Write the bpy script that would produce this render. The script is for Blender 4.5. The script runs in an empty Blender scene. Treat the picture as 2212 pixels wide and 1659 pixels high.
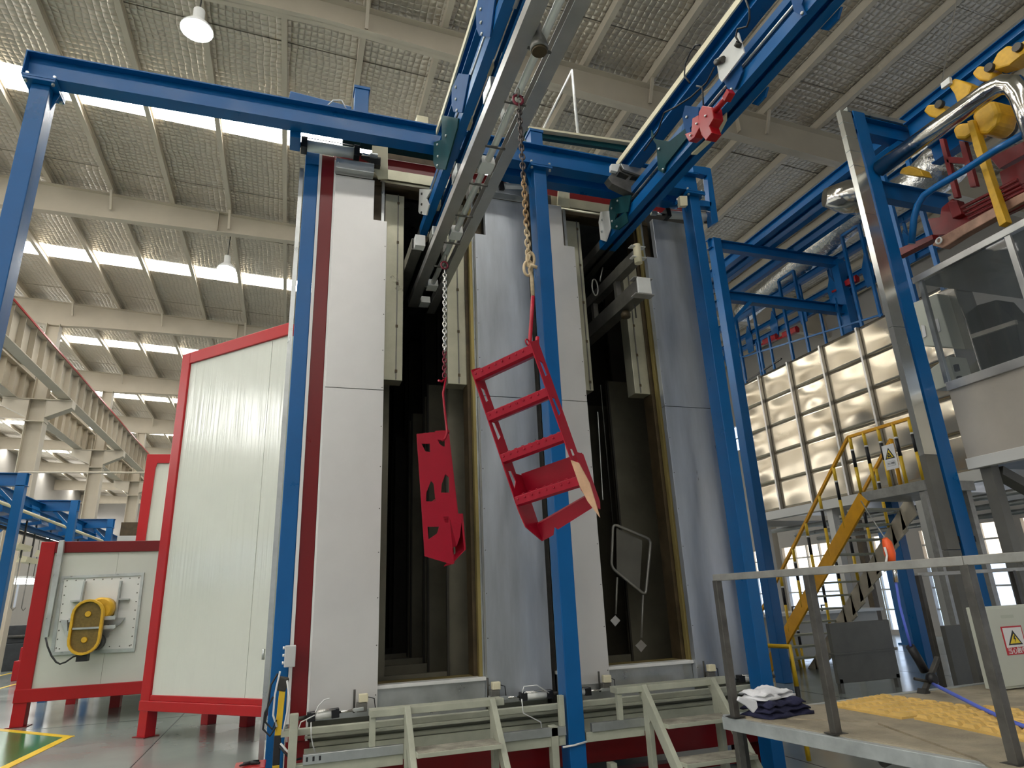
import bpy, bmesh, math, random
from math import sin, cos, pi, radians
from mathutils import Vector, Matrix
from mathutils.geometry import tessellate_polygon
random.seed(7)
sc = bpy.context.scene
COL = sc.collection

# ------------------------------------------------------------------ camera
FPX, CX, CY = 1410.85, 1106.0, 829.5
YAW, PITCH, ROLL = radians(18.94), radians(18.31), radians(-2.56)
CAM = Vector((0, 0, 1.6))
_f = Vector((sin(YAW)*cos(PITCH), cos(YAW)*cos(PITCH), sin(PITCH)))
_r0 = Vector((cos(YAW), -sin(YAW), 0)); _u0 = _r0.cross(_f)
_r = cos(ROLL)*_r0 + sin(ROLL)*_u0
_u = -sin(ROLL)*_r0 + cos(ROLL)*_u0
cam = bpy.data.cameras.new('camera'); cam.sensor_width = 36; cam.lens = 36*FPX/2212
cam.clip_end = 400; cam.clip_start = .05
camo = bpy.data.objects.new('camera', cam); COL.objects.link(camo)
camo.matrix_world = Matrix(((_r.x, _u.x, -_f.x, CAM.x), (_r.y, _u.y, -_f.y, CAM.y), (_r.z, _u.z, -_f.z, CAM.z), (0, 0, 0, 1)))
sc.camera = camo

def P(a, b, ax, val):
    """point of the real plane x|y|z = val that a measured image ray meets (survey helper)"""
    d = _r*(a-CX) - _u*(b-CY) + _f*FPX
    i = 'xyz'.index(ax)
    return CAM + d*((val-CAM[i])/d[i])

# ------------------------------------------------------------------ light and exposure
sc.view_settings.view_transform = 'Standard'; sc.view_settings.look = 'None'
sc.view_settings.gamma = 1; sc.view_settings.use_curve_mapping = False
sc.view_settings.exposure = 0.95
SKY_STRENGTH = 10.0      # daylight through the roof strips
WIN_STRENGTH = .85      # daylight through the wall windows
w = bpy.data.worlds.new('world'); sc.world = w; w.use_nodes = True
w.node_tree.nodes['Background'].inputs[0].default_value = (.90, .95, 1.0, 1)
w.node_tree.nodes['Background'].inputs[1].default_value = .35

# ------------------------------------------------------------------ materials
MATS = {}
def mat(name, col, rough=.5, metal=0., var=0., vscale=3., bump=0., bscale=30., emit=None, alpha=None, col2=None, stretch=None, rvar=0., trans=0., coat=0.):
    m = bpy.data.materials.new(name); m.use_nodes = True
    nt = m.node_tree; n = nt.nodes; L = nt.links
    b = n['Principled BSDF']
    b.inputs['Base Color'].default_value = (*col, 1); b.inputs['Roughness'].default_value = rough
    b.inputs['Metallic'].default_value = metal
    if name in ('teal_paint', 'blue_plate'): b.inputs['Specular IOR Level'].default_value = .2
    elif name.endswith('paint') or name.startswith('part_'): b.inputs['Specular IOR Level'].default_value = .38
    if coat: b.inputs['Coat Weight'].default_value = coat; b.inputs['Coat Roughness'].default_value = .12
    if trans: b.inputs['Transmission Weight'].default_value = trans
    if emit:
        b.inputs['Emission Color'].default_value = (*emit[0], 1); b.inputs['Emission Strength'].default_value = emit[1]
    if alpha is not None: b.inputs['Alpha'].default_value = alpha
    if var or bump or rvar:
        tc = n.new('ShaderNodeTexCoord'); mp = n.new('ShaderNodeMapping'); L.new(tc.outputs['Object'], mp.inputs[0])
        if stretch: mp.inputs['Scale'].default_value = stretch
    if var or rvar:
        no = n.new('ShaderNodeTexNoise'); no.inputs['Scale'].default_value = vscale; no.inputs['Detail'].default_value = 5
        no.inputs['Roughness'].default_value = .6
        L.new(mp.outputs[0], no.inputs['Vector'])
        cr = n.new('ShaderNodeValToRGB'); cr.color_ramp.elements[0].position = .32; cr.color_ramp.elements[1].position = .68
        c2 = col2 or tuple(c*(1-var) for c in col)
        cr.color_ramp.elements[0].color = (*c2, 1); cr.color_ramp.elements[1].color = (*col, 1)
        L.new(no.outputs['Fac'], cr.inputs[0])
        if var: L.new(cr.outputs[0], b.inputs['Base Color'])
        if rvar:
            mr = n.new('ShaderNodeMapRange'); mr.inputs[1].default_value = .3; mr.inputs[2].default_value = .7
            mr.inputs[3].default_value = max(.03, rough-rvar); mr.inputs[4].default_value = rough+rvar
            L.new(no.outputs['Fac'], mr.inputs[0]); L.new(mr.outputs[0], b.inputs['Roughness'])
    if bump:
        nb = n.new('ShaderNodeTexNoise'); nb.inputs['Scale'].default_value = bscale; nb.inputs['Detail'].default_value = 3
        L.new(mp.outputs[0], nb.inputs['Vector'])
        bp = n.new('ShaderNodeBump'); bp.inputs['Strength'].default_value = bump; bp.inputs['Distance'].default_value = .02
        L.new(nb.outputs['Fac'], bp.inputs['Height']); L.new(bp.outputs[0], b.inputs['Normal'])
    MATS[name] = m
    return m
M = MATS
mat('blue_plate', (.001, .070, .23), .6, var=.2, vscale=5)
mat('blue_paint', (.001, .108, .33), .34, var=.12, vscale=2.5, bump=.05, bscale=14, rvar=.08)
mat('teal_paint', (.002, .050, .060), .6, var=.3, vscale=4)  # blue paint; the dim yellowish light near the oven is put into the colour
mat('dark_red_paint', (.17, .005, .007), .3, var=.08, vscale=3, rvar=.03)
mat('red_paint', (.40, .008, .012), .32, var=.06, vscale=3, rvar=.04)
mat('part_red', (.37, .004, .022), .36, var=.12, vscale=8, bump=.06, bscale=60)
mat('machine_red', (.20, .006, .008), .4, var=.3, vscale=6)
mat('yellow_paint', (.75, .36, .010), .42, var=.18, vscale=5)
mat('safety_yellow', (.78, .50, .02), .45, var=.12)
mat('black_paint', (.012, .012, .014), .45)
mat('black_rubber', (.015, .015, .017), .6)
mat('hall_steel', (.54, .48, .38), .55, var=.12, vscale=1.2)
mat('cream_panel', (.56, .57, .50), .34, var=.05, vscale=1.5, stretch=(8, 8, .5), bump=.05, bscale=9, rvar=.06)
mat('white_panel', (.60, .60, .55), .18, var=.04, vscale=3, rvar=.05)
mat('step_paint', (.47, .48, .38), .5, var=.22, vscale=5)
mat('tread', (.44, .41, .33), .8, var=.5, vscale=7, bump=.5, bscale=90)
mat('door_sheet', (.70, .68, .66), .42, .35, var=.10, vscale=1.6, bump=.06, bscale=3, rvar=.10)
mat('door_sheet_cool_lit', (.55, .58, .62), .36, .65, var=.30, vscale=1.6, stretch=(3, 3, .45), bump=.08, bscale=3, rvar=.12)  # same door metal, streaked; the cooler bluish light is put into its colour
mat('galvanised', (.55, .57, .56), .35, .8, var=.25, vscale=5, rvar=.1)
mat('gasket_gold', (.42, .33, .12), .4, .5, var=.4, vscale=5, stretch=(1, 1, .2))
mat('air_duct', (.50, .48, .36), .36, .55, var=.25, vscale=3, rvar=.1)
mat('rust_brown', (.10, .070, .035), .5, .3, var=.5, vscale=6)
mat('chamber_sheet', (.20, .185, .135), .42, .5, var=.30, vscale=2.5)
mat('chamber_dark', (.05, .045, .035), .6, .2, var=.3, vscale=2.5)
mat('aluminium', (.56, .55, .53), .36, .75, var=.12, vscale=6, rvar=.06)
mat('pipe_white', (.78, .78, .75), .35, .1, var=.1, vscale=6)
mat('dull_steel', (.22, .21, .19), .4, .7, var=.35, vscale=8, rvar=.1)
mat('duct_silver', (.70, .70, .66), .24, .9, var=.08, vscale=2, rvar=.05)
mat('rail_steel', (.36, .35, .32), .42, .45, var=.30, vscale=7)
mat('dark_steel', (.075, .07, .062), .45, .5, var=.4, vscale=8)
mat('chrome', (.72, .70, .66), .10, 1.0)
mat('polished', (.62, .60, .56), .16, 1.0, bump=.25, bscale=7, rvar=.05)
mat('foil_tube', (.66, .66, .64), .25, .95, bump=1.0, bscale=16)
mat('link_steel', (.12, .10, .095), .38, .7, var=.4, vscale=40)
mat('link_rust', (.42, .27, .14), .5, .5, var=.4, vscale=40)
mat('hook_cream', (.62, .48, .30), .6, .1, var=.3, vscale=40)
mat('hook_red', (.20, .012, .03), .4, var=.3, vscale=20)
mat('bare_copper', (.75, .45, .28), .35, .3, var=.3, vscale=9)
mat('worn_end', (.48, .28, .20), .4, .3, var=.4, vscale=9)
mat('motor_yellow', (.74, .42, .02), .45, var=.25, vscale=9)
mat('guard_mesh', (.20, .13, .03), .55, .2, var=.3, vscale=30)
mat('white_plastic', (.72, .72, .70), .45)
mat('cream_plastic', (.72, .66, .46), .5)
mat('grey_box', (.55, .55, .54), .5)
mat('cabinet', (.53, .55, .47), .42, var=.05)
mat('sign_white', (.75, .75, .75), .5)
mat('sign_red', (.50, .02, .03), .5)
mat('sign_yellow', (.80, .60, .02), .5)
mat('ink_black', (.01, .01, .01), .5)
mat('ink_grey', (.25, .27, .23), .5)
mat('orange', (.95, .13, .03), .45)
mat('hose_blue', (.10, .16, .70), .4)
mat('cloth_white', (.72, .72, .74), .9, bump=.4, bscale=25)
mat('cloth_navy', (.016, .017, .050), .95, bump=.5, bscale=25)
mat('deck_plate', (.46, .40, .29), .55, .25, var=.40, vscale=4, bump=.3, bscale=60)
mat('deck_edge', (.43, .46, .45), .5, .2, var=.3, vscale=6)
mat('tile_yellow', (.76, .50, .15), .5, var=.25, vscale=6)
mat('grey_panel', (.16, .155, .135), .5, .3, var=.2, vscale=3)
mat('far_white', (.55, .55, .53), .6)
mat('wall_paint', (.40, .38, .35), .7, var=.1, vscale=.4)
mat('glass_dark', (.10, .11, .11), .03, 0, alpha=.28)
mat('hopper_panel', (.48, .44, .38), .42, .3, var=.12, vscale=2, rvar=.06)
mat('far_machine', (.03, .035, .04), .6, var=.5, vscale=4)
mat('skylight_daylight', (.8, .8, .8), .5, emit=((1, .985, .94), SKY_STRENGTH))
mat('window_daylight', (.8, .8, .8), .5, emit=((.58, .74, 1.0), WIN_STRENGTH))
mat('clerestory_daylight', (.8, .8, .8), .5, emit=((1, .99, .96), 6.0))
mat('window_warm', (.8, .8, .8), .5, emit=((1, .86, .70), WIN_STRENGTH*1.1))
mat('lamp_glow', (.9, .9, .9), .4, emit=((.92, 1, .96), 60))
mat('tube_glow', (.9, .9, .9), .4, emit=((1, .98, .95), 12))

def foil(name, col, scale=7.5, rough=.34, metal=.55, strength=.9):
    m = mat(name, col, rough, metal)
    nt = m.node_tree; n = nt.nodes; L = nt.links; b = n['Principled BSDF']
    tc = n.new('ShaderNodeTexCoord'); nz = n.new('ShaderNodeTexNoise'); nz.inputs['Scale'].default_value = 1.1
    L.new(tc.outputs['Object'], nz.inputs['Vector'])
    ad = n.new('ShaderNodeVectorMath'); ad.operation = 'MULTIPLY_ADD'
    ad.inputs[1].default_value = (.16, .16, .16)
    L.new(nz.outputs['Color'], ad.inputs[0]); L.new(tc.outputs['Object'], ad.inputs[2])
    sp = n.new('ShaderNodeSeparateXYZ'); L.new(ad.outputs[0], sp.inputs[0])
    outs = []
    for ch in (0, 1):
        mu = n.new('ShaderNodeMath'); mu.operation = 'MULTIPLY'; mu.inputs[1].default_value = scale*pi
        L.new(sp.outputs[ch], mu.inputs[0])
        si = n.new('ShaderNodeMath'); si.operation = 'SINE'; L.new(mu.outputs[0], si.inputs[0])
        ab = n.new('ShaderNodeMath'); ab.operation = 'ABSOLUTE'; L.new(si.outputs[0], ab.inputs[0])
        po = n.new('ShaderNodeMath'); po.operation = 'POWER'; po.inputs[1].default_value = .45; L.new(ab.outputs[0], po.inputs[0])
        outs.append(po)
    mm = n.new('ShaderNodeMath'); mm.operation = 'MULTIPLY'; L.new(outs[0].outputs[0], mm.inputs[0]); L.new(outs[1].outputs[0], mm.inputs[1])
    n2 = n.new('ShaderNodeTexNoise'); n2.inputs['Scale'].default_value = 2.0; n2.inputs['Detail'].default_value = 4
    L.new(tc.outputs['Object'], n2.inputs['Vector'])
    a2 = n.new('ShaderNodeMath'); a2.operation = 'MULTIPLY_ADD'; a2.inputs[1].default_value = 2.5
    L.new(n2.outputs['Fac'], a2.inputs[0]); L.new(mm.outputs[0], a2.inputs[2])
    bp = n.new('ShaderNodeBump'); bp.inputs['Strength'].default_value = strength; bp.inputs['Distance'].default_value = .035
    L.new(a2.outputs[0], bp.inputs['Height']); L.new(bp.outputs[0], b.inputs['Normal'])
    return m
foil('roof_foil', (.55, .50, .42), rough=.36, metal=.5, strength=.8)

def floor_mat():
    m = mat('epoxy_floor', (.30, .34, .32), .16)
    nt = m.node_tree; n = nt.nodes; L = nt.links; b = n['Principled BSDF']
    tc = n.new('ShaderNodeTexCoord')
    no = n.new('ShaderNodeTexNoise'); no.inputs['Scale'].default_value = .8; no.inputs['Detail'].default_value = 6
    L.new(tc.outputs['Object'], no.inputs['Vector'])
    cr = n.new('ShaderNodeValToRGB'); cr.color_ramp.elements[0].color = (.17, .20, .19, 1); cr.color_ramp.elements[1].color = (.28, .31, .29, 1)
    L.new(no.outputs['Fac'], cr.inputs[0]); L.new(cr.outputs[0], b.inputs['Base Color'])
    mr = n.new('ShaderNodeMapRange'); mr.inputs[3].default_value = .07; mr.inputs[4].default_value = .26
    L.new(no.outputs['Fac'], mr.inputs[0]); L.new(mr.outputs[0], b.inputs['Roughness'])
floor_mat()

# ------------------------------------------------------------------ mesh builder
class MB:
    def __init__(s): s.v = []; s.f = []; s.sm = []
    def _add(s, vs, fs, smooth=False):
        o = len(s.v); s.v += [Vector(v) for v in vs]
        for f in fs: s.f.append([i+o for i in f]); s.sm.append(smooth)
        return s
    def box(s, x0, x1, y0, y1, z0, z1):
        return s._add([(x0,y0,z0),(x1,y0,z0),(x1,y1,z0),(x0,y1,z0),(x0,y0,z1),(x1,y0,z1),(x1,y1,z1),(x0,y1,z1)],
                      [(0,3,2,1),(4,5,6,7),(0,1,5,4),(1,2,6,5),(2,3,7,6),(3,0,4,7)])
    def frame(s, p, q, up=(0,0,1)):
        p = Vector(p); q = Vector(q); d = (q-p).normalized(); up = Vector(up)
        if abs(d.dot(up)) > .98: up = Vector((0,1,0)) if abs(d.y) < .9 else Vector((1,0,0))
        sd = d.cross(up).normalized(); up = sd.cross(d).normalized()
        return p, q, sd, up
    def bar(s, p, q, w, h, up=(0,0,1), ou=0., os=0.):
        p, q, sd, u = s.frame(p, q, up)
        sh = u*ou + sd*os; vs = []
        for c in (p, q):
            for a, b in ((-1,-1),(1,-1),(1,1),(-1,1)): vs.append(c+sh+sd*(a*w/2)+u*(b*h/2))
        return s._add(vs, [(0,3,2,1),(4,5,6,7),(0,1,5,4),(1,2,6,5),(2,3,7,6),(3,0,4,7)])
    def prof(s, p, q, poly, up=(0,0,1)):
        """extrude a 2-D profile (side, up) from p to q"""
        p, q, sd, u = s.frame(p, q, up); n = len(poly)
        vs = [p+sd*a+u*b for a, b in poly]+[q+sd*a+u*b for a, b in poly]
        tris = tessellate_polygon([[Vector((a, b, 0)) for a, b in poly]])
        fs = [tuple(t) for t in tris]+[tuple(i+n for i in reversed(t)) for t in tris]
        fs += [(i, (i+1) % n, (i+1) % n+n, i+n) for i in range(n)]
        return s._add(vs, fs)
    def ibeam(s, p, q, w, h, tf=.012, tw=.009, up=(0,0,1)):
        a, b = w/2, h/2
        return s.prof(p, q, [(-a,-b),(a,-b),(a,-b+tf),(tw/2,-b+tf),(tw/2,b-tf),(a,b-tf),(a,b),(-a,b),(-a,b-tf),(-tw/2,b-tf),(-tw/2,-b+tf),(-a,-b+tf)], up)
    def chan(s, p, q, w, h, t=.008, up=(0,0,1), flip=1):
        a, b = w/2, h/2
        return s.prof(p, q, [(-a*flip,-b),(a*flip,-b),(a*flip,-b+t),((-a+t)*flip,-b+t),((-a+t)*flip,b-t),(a*flip,b-t),(a*flip,b),(-a*flip,b)], up)
    def tube(s, pts, r, n=10, cap=True):
        pts = [Vector(p) for p in pts]; vs = []; fs = []; N = len(pts)
        up = None
        for i, p in enumerate(pts):
            d = (pts[min(i+1, N-1)]-pts[max(i-1, 0)]).normalized()
            if up is None:
                up = Vector((0,0,1)) if abs(d.z) < .9 else Vector((1,0,0))
            sd = d.cross(up)
            if sd.length < 1e-4: sd = d.cross(Vector((.3,.8,.5)))
            sd.normalize(); up = sd.cross(d).normalized()
            rr = r[i] if isinstance(r, (list, tuple)) else r
            for k in range(n):
                a = 2*pi*k/n; vs.append(p+sd*(cos(a)*rr)+up*(sin(a)*rr))
        for i in range(N-1):
            for k in range(n):
                k2 = (k+1) % n; fs.append((i*n+k, i*n+k2, (i+1)*n+k2, (i+1)*n+k))
        o = len(s.v); s._add(vs, fs, True)
        if cap:
            s.f.append([o+k for k in reversed(range(n))]); s.sm.append(False)
            s.f.append([o+(N-1)*n+k for k in range(n)]); s.sm.append(False)
        return s
    def slab(s, loops, vec):
        """flat outline (with holes) in 3-D extruded by vec"""
        loops = [[Vector(p) for p in l] for l in loops]; vec = Vector(vec)
        flat = [p for l in loops for p in l]; n = len(flat)
        tris = tessellate_polygon(loops)
        fs = [tuple(t) for t in tris]+[tuple(i+n for i in reversed(t)) for t in tris]
        o = 0
        for l in loops:
            m = len(l)
            fs += [(o+i, o+(i+1) % m, o+(i+1) % m+n, o+i+n) for i in range(m)]
            o += m
        return s._add(flat+[p+vec for p in flat], fs)
    def lathe(s, c, axis, prof, n=20):
        """prof: list of (distance along axis, radius)"""
        c = Vector(c); ax = Vector(axis).normalized()
        a0 = ax.orthogonal().normalized(); b0 = ax.cross(a0)
        vs = []; fs = []
        for t, r in prof:
            for k in range(n):
                a = 2*pi*k/n; vs.append(c+ax*t+(a0*cos(a)+b0*sin(a))*r)
        for i in range(len(prof)-1):
            for k in range(n):
                k2 = (k+1) % n; fs.append((i*n+k, i*n+k2, (i+1)*n+k2, (i+1)*n+k))
        o = len(s.v); s._add(vs, fs, True)
        if prof[0][1] > 1e-5: s.f.append([o+k for k in reversed(range(n))]); s.sm.append(False)
        if prof[-1][1] > 1e-5: s.f.append([o+(len(prof)-1)*n+k for k in range(n)]); s.sm.append(False)
        return s
    def torus(s, c, n1, n2, R1, R2, r, seg=16, m=6):
        """oval ring in the plane n1,n2 with half lengths R1,R2"""
        c = Vector(c); n1 = Vector(n1).normalized(); n2 = Vector(n2).normalized(); nn = n1.cross(n2)
        vs = []; fs = []
        for i in range(seg):
            a = 2*pi*i/seg; p = c+n1*(cos(a)*R1)+n2*(sin(a)*R2)
            o = (n1*(cos(a)*R2)+n2*(sin(a)*R1)).normalized()
            for k in range(m):
                b = 2*pi*k/m; vs.append(p+o*(cos(b)*r)+nn*(sin(b)*r))
        for i in range(seg):
            i2 = (i+1) % seg
            for k in range(m):
                k2 = (k+1) % m; fs.append((i*m+k, i*m+k2, i2*m+k2, i2*m+k))
        return s._add(vs, fs, True)
    def mesh(s, name, off=Vector((0,0,0))):
        me = bpy.data.meshes.new(name)
        me.from_pydata([tuple(v-off) for v in s.v], [], s.f)
        me.polygons.foreach_set('use_smooth', s.sm)
        bm = bmesh.new(); bm.from_mesh(me); bmesh.ops.recalc_face_normals(bm, faces=bm.faces); bm.to_mesh(me); bm.free()
        return me
    def build(s, name, m, parent=None, bevel=0, label=None, kind=None):
        off = Vector((0,0,0)); q = parent
        while q: off += q.location; q = q.parent
        me = s.mesh(name, off)
        me.materials.append(M[m] if isinstance(m, str) else m)
        o = bpy.data.objects.new(name, me); COL.objects.link(o)
        if parent: o.parent = parent
        if bevel:
            b = o.modifiers.new('bevel', 'BEVEL'); b.width = bevel; b.segments = 2; b.limit_method = 'ANGLE'; b.angle_limit = radians(40)
        if label: o['label'] = label
        if kind: o['kind'] = kind
        return o

def tag(o, label, cat, group=None, kind=None):
    o['label'] = label; o['category'] = cat
    if group: o['group'] = group
    if kind: o['kind'] = kind
    return o
def thing(name, loc, label, cat, group=None):
    o = bpy.data.objects.new(name, None); COL.objects.link(o); o.location = loc; o.empty_display_size = .1
    return tag(o, label, cat, group)
def like(src, loc, parent, rot=None, scale=None, name=None):
    """another piece that shares the mesh of src"""
    c = src.copy(); COL.objects.link(c); c.parent = parent; c.location = loc
    if rot is not None: c.rotation_euler = rot
    if scale is not None: c.scale = scale
    return c
def structure(o): o['kind'] = 'structure'; return o
def text_mesh(s, body, name, m, parent, origin, right, up, size, ext=.001):
    cu = bpy.data.curves.new(name, 'FONT'); cu.body = body; cu.size = size; cu.extrude = ext; cu.align_x = 'CENTER'; cu.align_y = 'CENTER'
    t = bpy.data.objects.new(name+'_tmp', cu); COL.objects.link(t)
    dg = bpy.context.evaluated_depsgraph_get(); me = bpy.data.meshes.new_from_object(t.evaluated_get(dg))
    bpy.data.objects.remove(t)
    r_ = Vector(right).normalized(); u_ = Vector(up).normalized(); n_ = r_.cross(u_)
    off = Vector((0,0,0)); q = parent
    while q: off += q.location; q = q.parent
    for v in me.vertices: v.co = Vector(origin)-off+r_*v.co.x+u_*v.co.y+n_*v.co.z
    me.materials.clear(); me.materials.append(M[m])
    o = bpy.data.objects.new(name, me); COL.objects.link(o); o.parent = parent
    return o

# ================================================================== THE HALL
XL, XR, YB, YF = -20.0, 19.0, -22.0, 78.0
def zp(x): return 12.4-.05*x          # underside of the purlins
BAY = 8.15
mb = MB(); mb.box(XL-.3, XR+.3, YB-.3, YF+.3, -.3, 0)
structure(mb.build('floor', 'epoxy_floor'))
mark = MB()
pA, pB, pC = P(-60, 1571, 'z', 0), P(148, 1592, 'z', 0), P(4, 1662, 'z', 0)
# green walkway with yellow border, painted film a few mm proud of the floor
dA = (pB-pA).normalized(); dC = (pC-pB).normalized()
nA = Vector((0,0,.004))
def strip_mesh(a, b, wd, z0=0.0, h=.004):
    a = Vector(a); b = Vector(b); d = (b-a).normalized(); n = Vector((-d.y, d.x, 0))*wd/2
    return [a-n, b-n, b+n, a+n]
g = MB(); tri = [pA+Vector((0,0,.001)), pB, pC+dC*6, pA+dC*6+Vector((-4,0,0))]
for v in tri: v.z = .001
g.slab([tri], (0,0,.002)); structure(g.build('floor_marking', 'tile_yellow')).data.materials[0] = mat('green_paint', (.015, .19, .06), .2, var=.3, vscale=2)
g = MB(); g.slab([strip_mesh(pA-dA*6, pB+dA*.05, .12)], (0,0,.005)); structure(g.build('floor_marking', 'safety_yellow'))
g = MB(); g.slab([strip_mesh(pB-dC*.05, pC+dC*6, .12)], (0,0,.0055)); structure(g.build('floor_marking', 'safety_yellow'))
for x0 in (-8.6, -6.9):
    g = MB(); g.box(x0-.05, x0+.05, 14, 60, 0, .004); structure(g.build('floor_marking', 'safety_yellow'))
# expansion joints cut as thin dark inlays
for i in range(6):
    g = MB(); g.box(-1.55+3.2*i-.006, -1.55+3.2*i+.006, 2, 30, 0, .0015); structure(g.build('floor_joint', 'black_rubber'))
for i in range(4):
    g = MB(); g.box(-12, 12, 8.2+5*i-.006, 8.2+5*i+.006, 0, .0012); structure(g.build('floor_joint', 'black_rubber'))

# roof: sheets, purlins, rafters, daylight strips
ceil = MB()
ceil.slab([[(XL, YB, zp(XL)+.36), (XR, YB, zp(XR)+.36), (XR, YB, zp(XR)+.42), (XL, YB, zp(XL)+.42)]], (0, YF-YB, 0))
ceiling = structure(ceil.build('ceiling', 'galvanised'))
def sheet(y0, y1, name, m, dz=.205, th=.05, XL=XL, XR=XR):
    a = MB(); a.slab([[(XL, y0, zp(XL)+dz), (XR, y0, zp(XR)+dz), (XR, y0, zp(XR)+dz+th), (XL, y0, zp(XL)+dz+th)]], (0, y1-y0, 0))
    return a.build(name, m, ceiling)
for k in range(-4, 8):
    s0 = 13.75+8.22*k
    s1 = s0+.80
    if s0 > YF: break
    sheet(s0+.01, s1-.01, 'skylight', 'skylight_daylight', .215, .02, XR=4.6)
    sheet(s0, s1, 'foil_sheet', 'roof_foil', .205, .05, XL=4.6)
    n = 6; wd = (8.22-.80)/n
    for j in range(n):
        if s1+j*wd < YF-.5: sheet(s1+j*wd+.008, s1+(j+1)*wd-.008, 'foil_sheet', 'roof_foil', .205+.012*(j % 2), .05)
PURL = [-.71+1.495*i for i in range(-12, 14)]
pm = None
for i, x in enumerate(PURL):
    a = MB()
    z = zp(x)
    a.prof((x, YB, z+.1), (x, YF, z+.1), [(-.055,-.1),(.055,-.1),(.055,-.075),(.02,-.075),(.02,.078),(.055,.078),(.055,.1),(-.055,.1)])
    a.build('purlin', 'hall_steel', ceiling)
    b_ = None
RAFY = [9.85+BAY*k for k in range(-3, 9)]
for y in RAFY:
    a = MB()
    xs = [XL, -15, -9.9, -8.7, -7.5, 0, 8, XR]; dp = [.9, .6, .85, .95, .85, .52, .72, .9]
    for j in range(len(xs)-1):
        xa, xb = xs[j], xs[j+1]
        ta, tb = zp(xa)-.005, zp(xb)-.005; ba, bb = ta-dp[j], tb-dp[j+1]
        a.slab([[(xa, y-.006, ta), (xb, y-.006, tb), (xb, y-.006, bb), (xa, y-.006, ba)]], (0, .012, 0))
        a.slab([[(xa, y-.10, ba), (xb, y-.10, bb), (xb, y-.10, bb+.014), (xa, y-.10, ba+.014)]], (0, .20, 0))
        a.slab([[(xa, y-.13, ta), (xb, y-.13, tb), (xb, y-.13, tb-.014), (xa, y-.13, ta-.014)]], (0, .26, 0))
    for xx in (-2.5, 3.4, 9.0):                     # splice plates
        a.box(xx-.012, xx+.012, y-.13, y+.13, zp(xx)-.62, zp(xx))
    a.build('rafter', 'hall_steel', ceiling)
# knee braces from purlin down to the rafter flange
a = MB(); a.bar((0, -.30, .02), (0, -.07, -.50), .06, .05)
kb = None
for y in RAFY[2:8]:
    for i, x in enumerate(PURL):
        if x < -14 or x > 12.5 or i % 2 == 0: continue
        if kb is None:
            kb = a.build('knee_brace', 'hall_steel', ceiling); kb.location = (x, y, zp(x)+.02)
        else: like(kb, (x, y, zp(x)+.02), ceiling)
# sag rods and a fire pipe line under the roof
a = MB()
for (p, q) in (((8.4, 3.4, 11.6), (12.6, 7.9, 11.2)), ((7.4, 9.4, 11.4), (9.6, 5.2, 11.75))):
    a.tube([p, q], .012, 6)
a.build('brace_rod', 'hall_steel', ceiling)
tag(MB().tube([P(40, 1020, 'y', 20), P(322, 1021, 'y', 20)], .025, 8).build('service_pipe', 'hall_steel'), 'thin level pipe crossing before the hall columns at left', 'pipe')
# walls
a = MB(); a.box(XL-.3, XL, YB, YF, 0, 2.7); a.box(XL-.3, XL, YB, YF, 4.6, 8.4); a.box(XL-.3, XL, YB, YF, 10.7, zp(XL)+.36)
wl = structure(a.build('wall_left', 'wall_paint'))
for k in range(13):
    y0 = 10.2+BAY*(k-4)
    for i, (z0, z1, m) in enumerate(((8.4, 10.7, 'clerestory_daylight'), (2.7, 4.6, 'window_daylight'))):
        g = MB(); g.box(XL-.2, XL-.15, y0, y0+3.95, z0, z1); wo = structure(g.build('window_%d' % (2*k+i+1), m))
        g = MB(); g.box(XL-.12, XL-.06, y0+1.95, y0+2.0, z0, z1); g.build('muntin', 'far_white', wo)
        g = MB(); g.box(XL-.3, XL, y0+3.95, y0+BAY if k < 12 else YF, z0, z1); g.build('pier', 'wall_paint', wl)
a = MB(); a.box(XL-.3, XL, YB, 10.2-4*BAY if 10.2-4*BAY > YB else YB+.01, 2.7, 4.6); a.build('pier', 'wall_paint', wl)
a = MB(); a.box(XL, XR, YF, YF+.3, 0, zp(XL)+.36)
structure(a.build('wall_far', 'wall_paint'))
a = MB(); a.box(XL, -9, YB-.3, YB, 0, zp(XL)+.3); a.box(3, XR, YB-.3, YB, 0, zp(XR)+.3); a.box(-9, 3, YB-.3, YB, 6.5, 12.4)
structure(a.build('wall_back', 'wall_paint'))
# right wall with two rows of glazing
a = MB()
for z0, z1 in ((0, .15), (2.05, 2.25), (3.15, 7.6), (8.7, zp(XR)+.36)): a.box(XR, XR+.3, YB, YF, z0, z1)
wr = structure(a.build('wall_right', 'wall_paint'))
n = 100
for k in range(16):
    y0 = YB+3.2*k
    g = MB(); g.box(XR-.02, XR+.3, y0-.28, y0+.28, .15, 3.15); g.box(XR-.02, XR+.3, y0-.28, y0+.28, 7.6, 8.7); g.build('pier', 'wall_paint', wr)
    for (z0, z1, m, nz, ny) in ((.15, 2.05, 'window_daylight', 2, 2), (2.25, 3.15, 'window_warm', 1, 4), (7.6, 8.7, 'window_daylight', 1, 3)):
        n += 1
        g = MB(); g.box(XR+.12, XR+.16, y0+.28, y0+2.92, z0, z1)
        wo = structure(g.build('window_%d' % n, m))
        g = MB()
        for j in range(1, ny+0): yy = y0+.28+2.64*j/ny; g.box(XR+.02, XR+.10, yy-.03, yy+.03, z0, z1)
        for j in range(1, nz+1): zz = z0+(z1-z0)*j/(nz+1); g.box(XR+.03, XR+.09, y0+.28, y0+2.92, zz-.025, zz+.025)
        g.build('muntin', 'far_white', wo)

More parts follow.
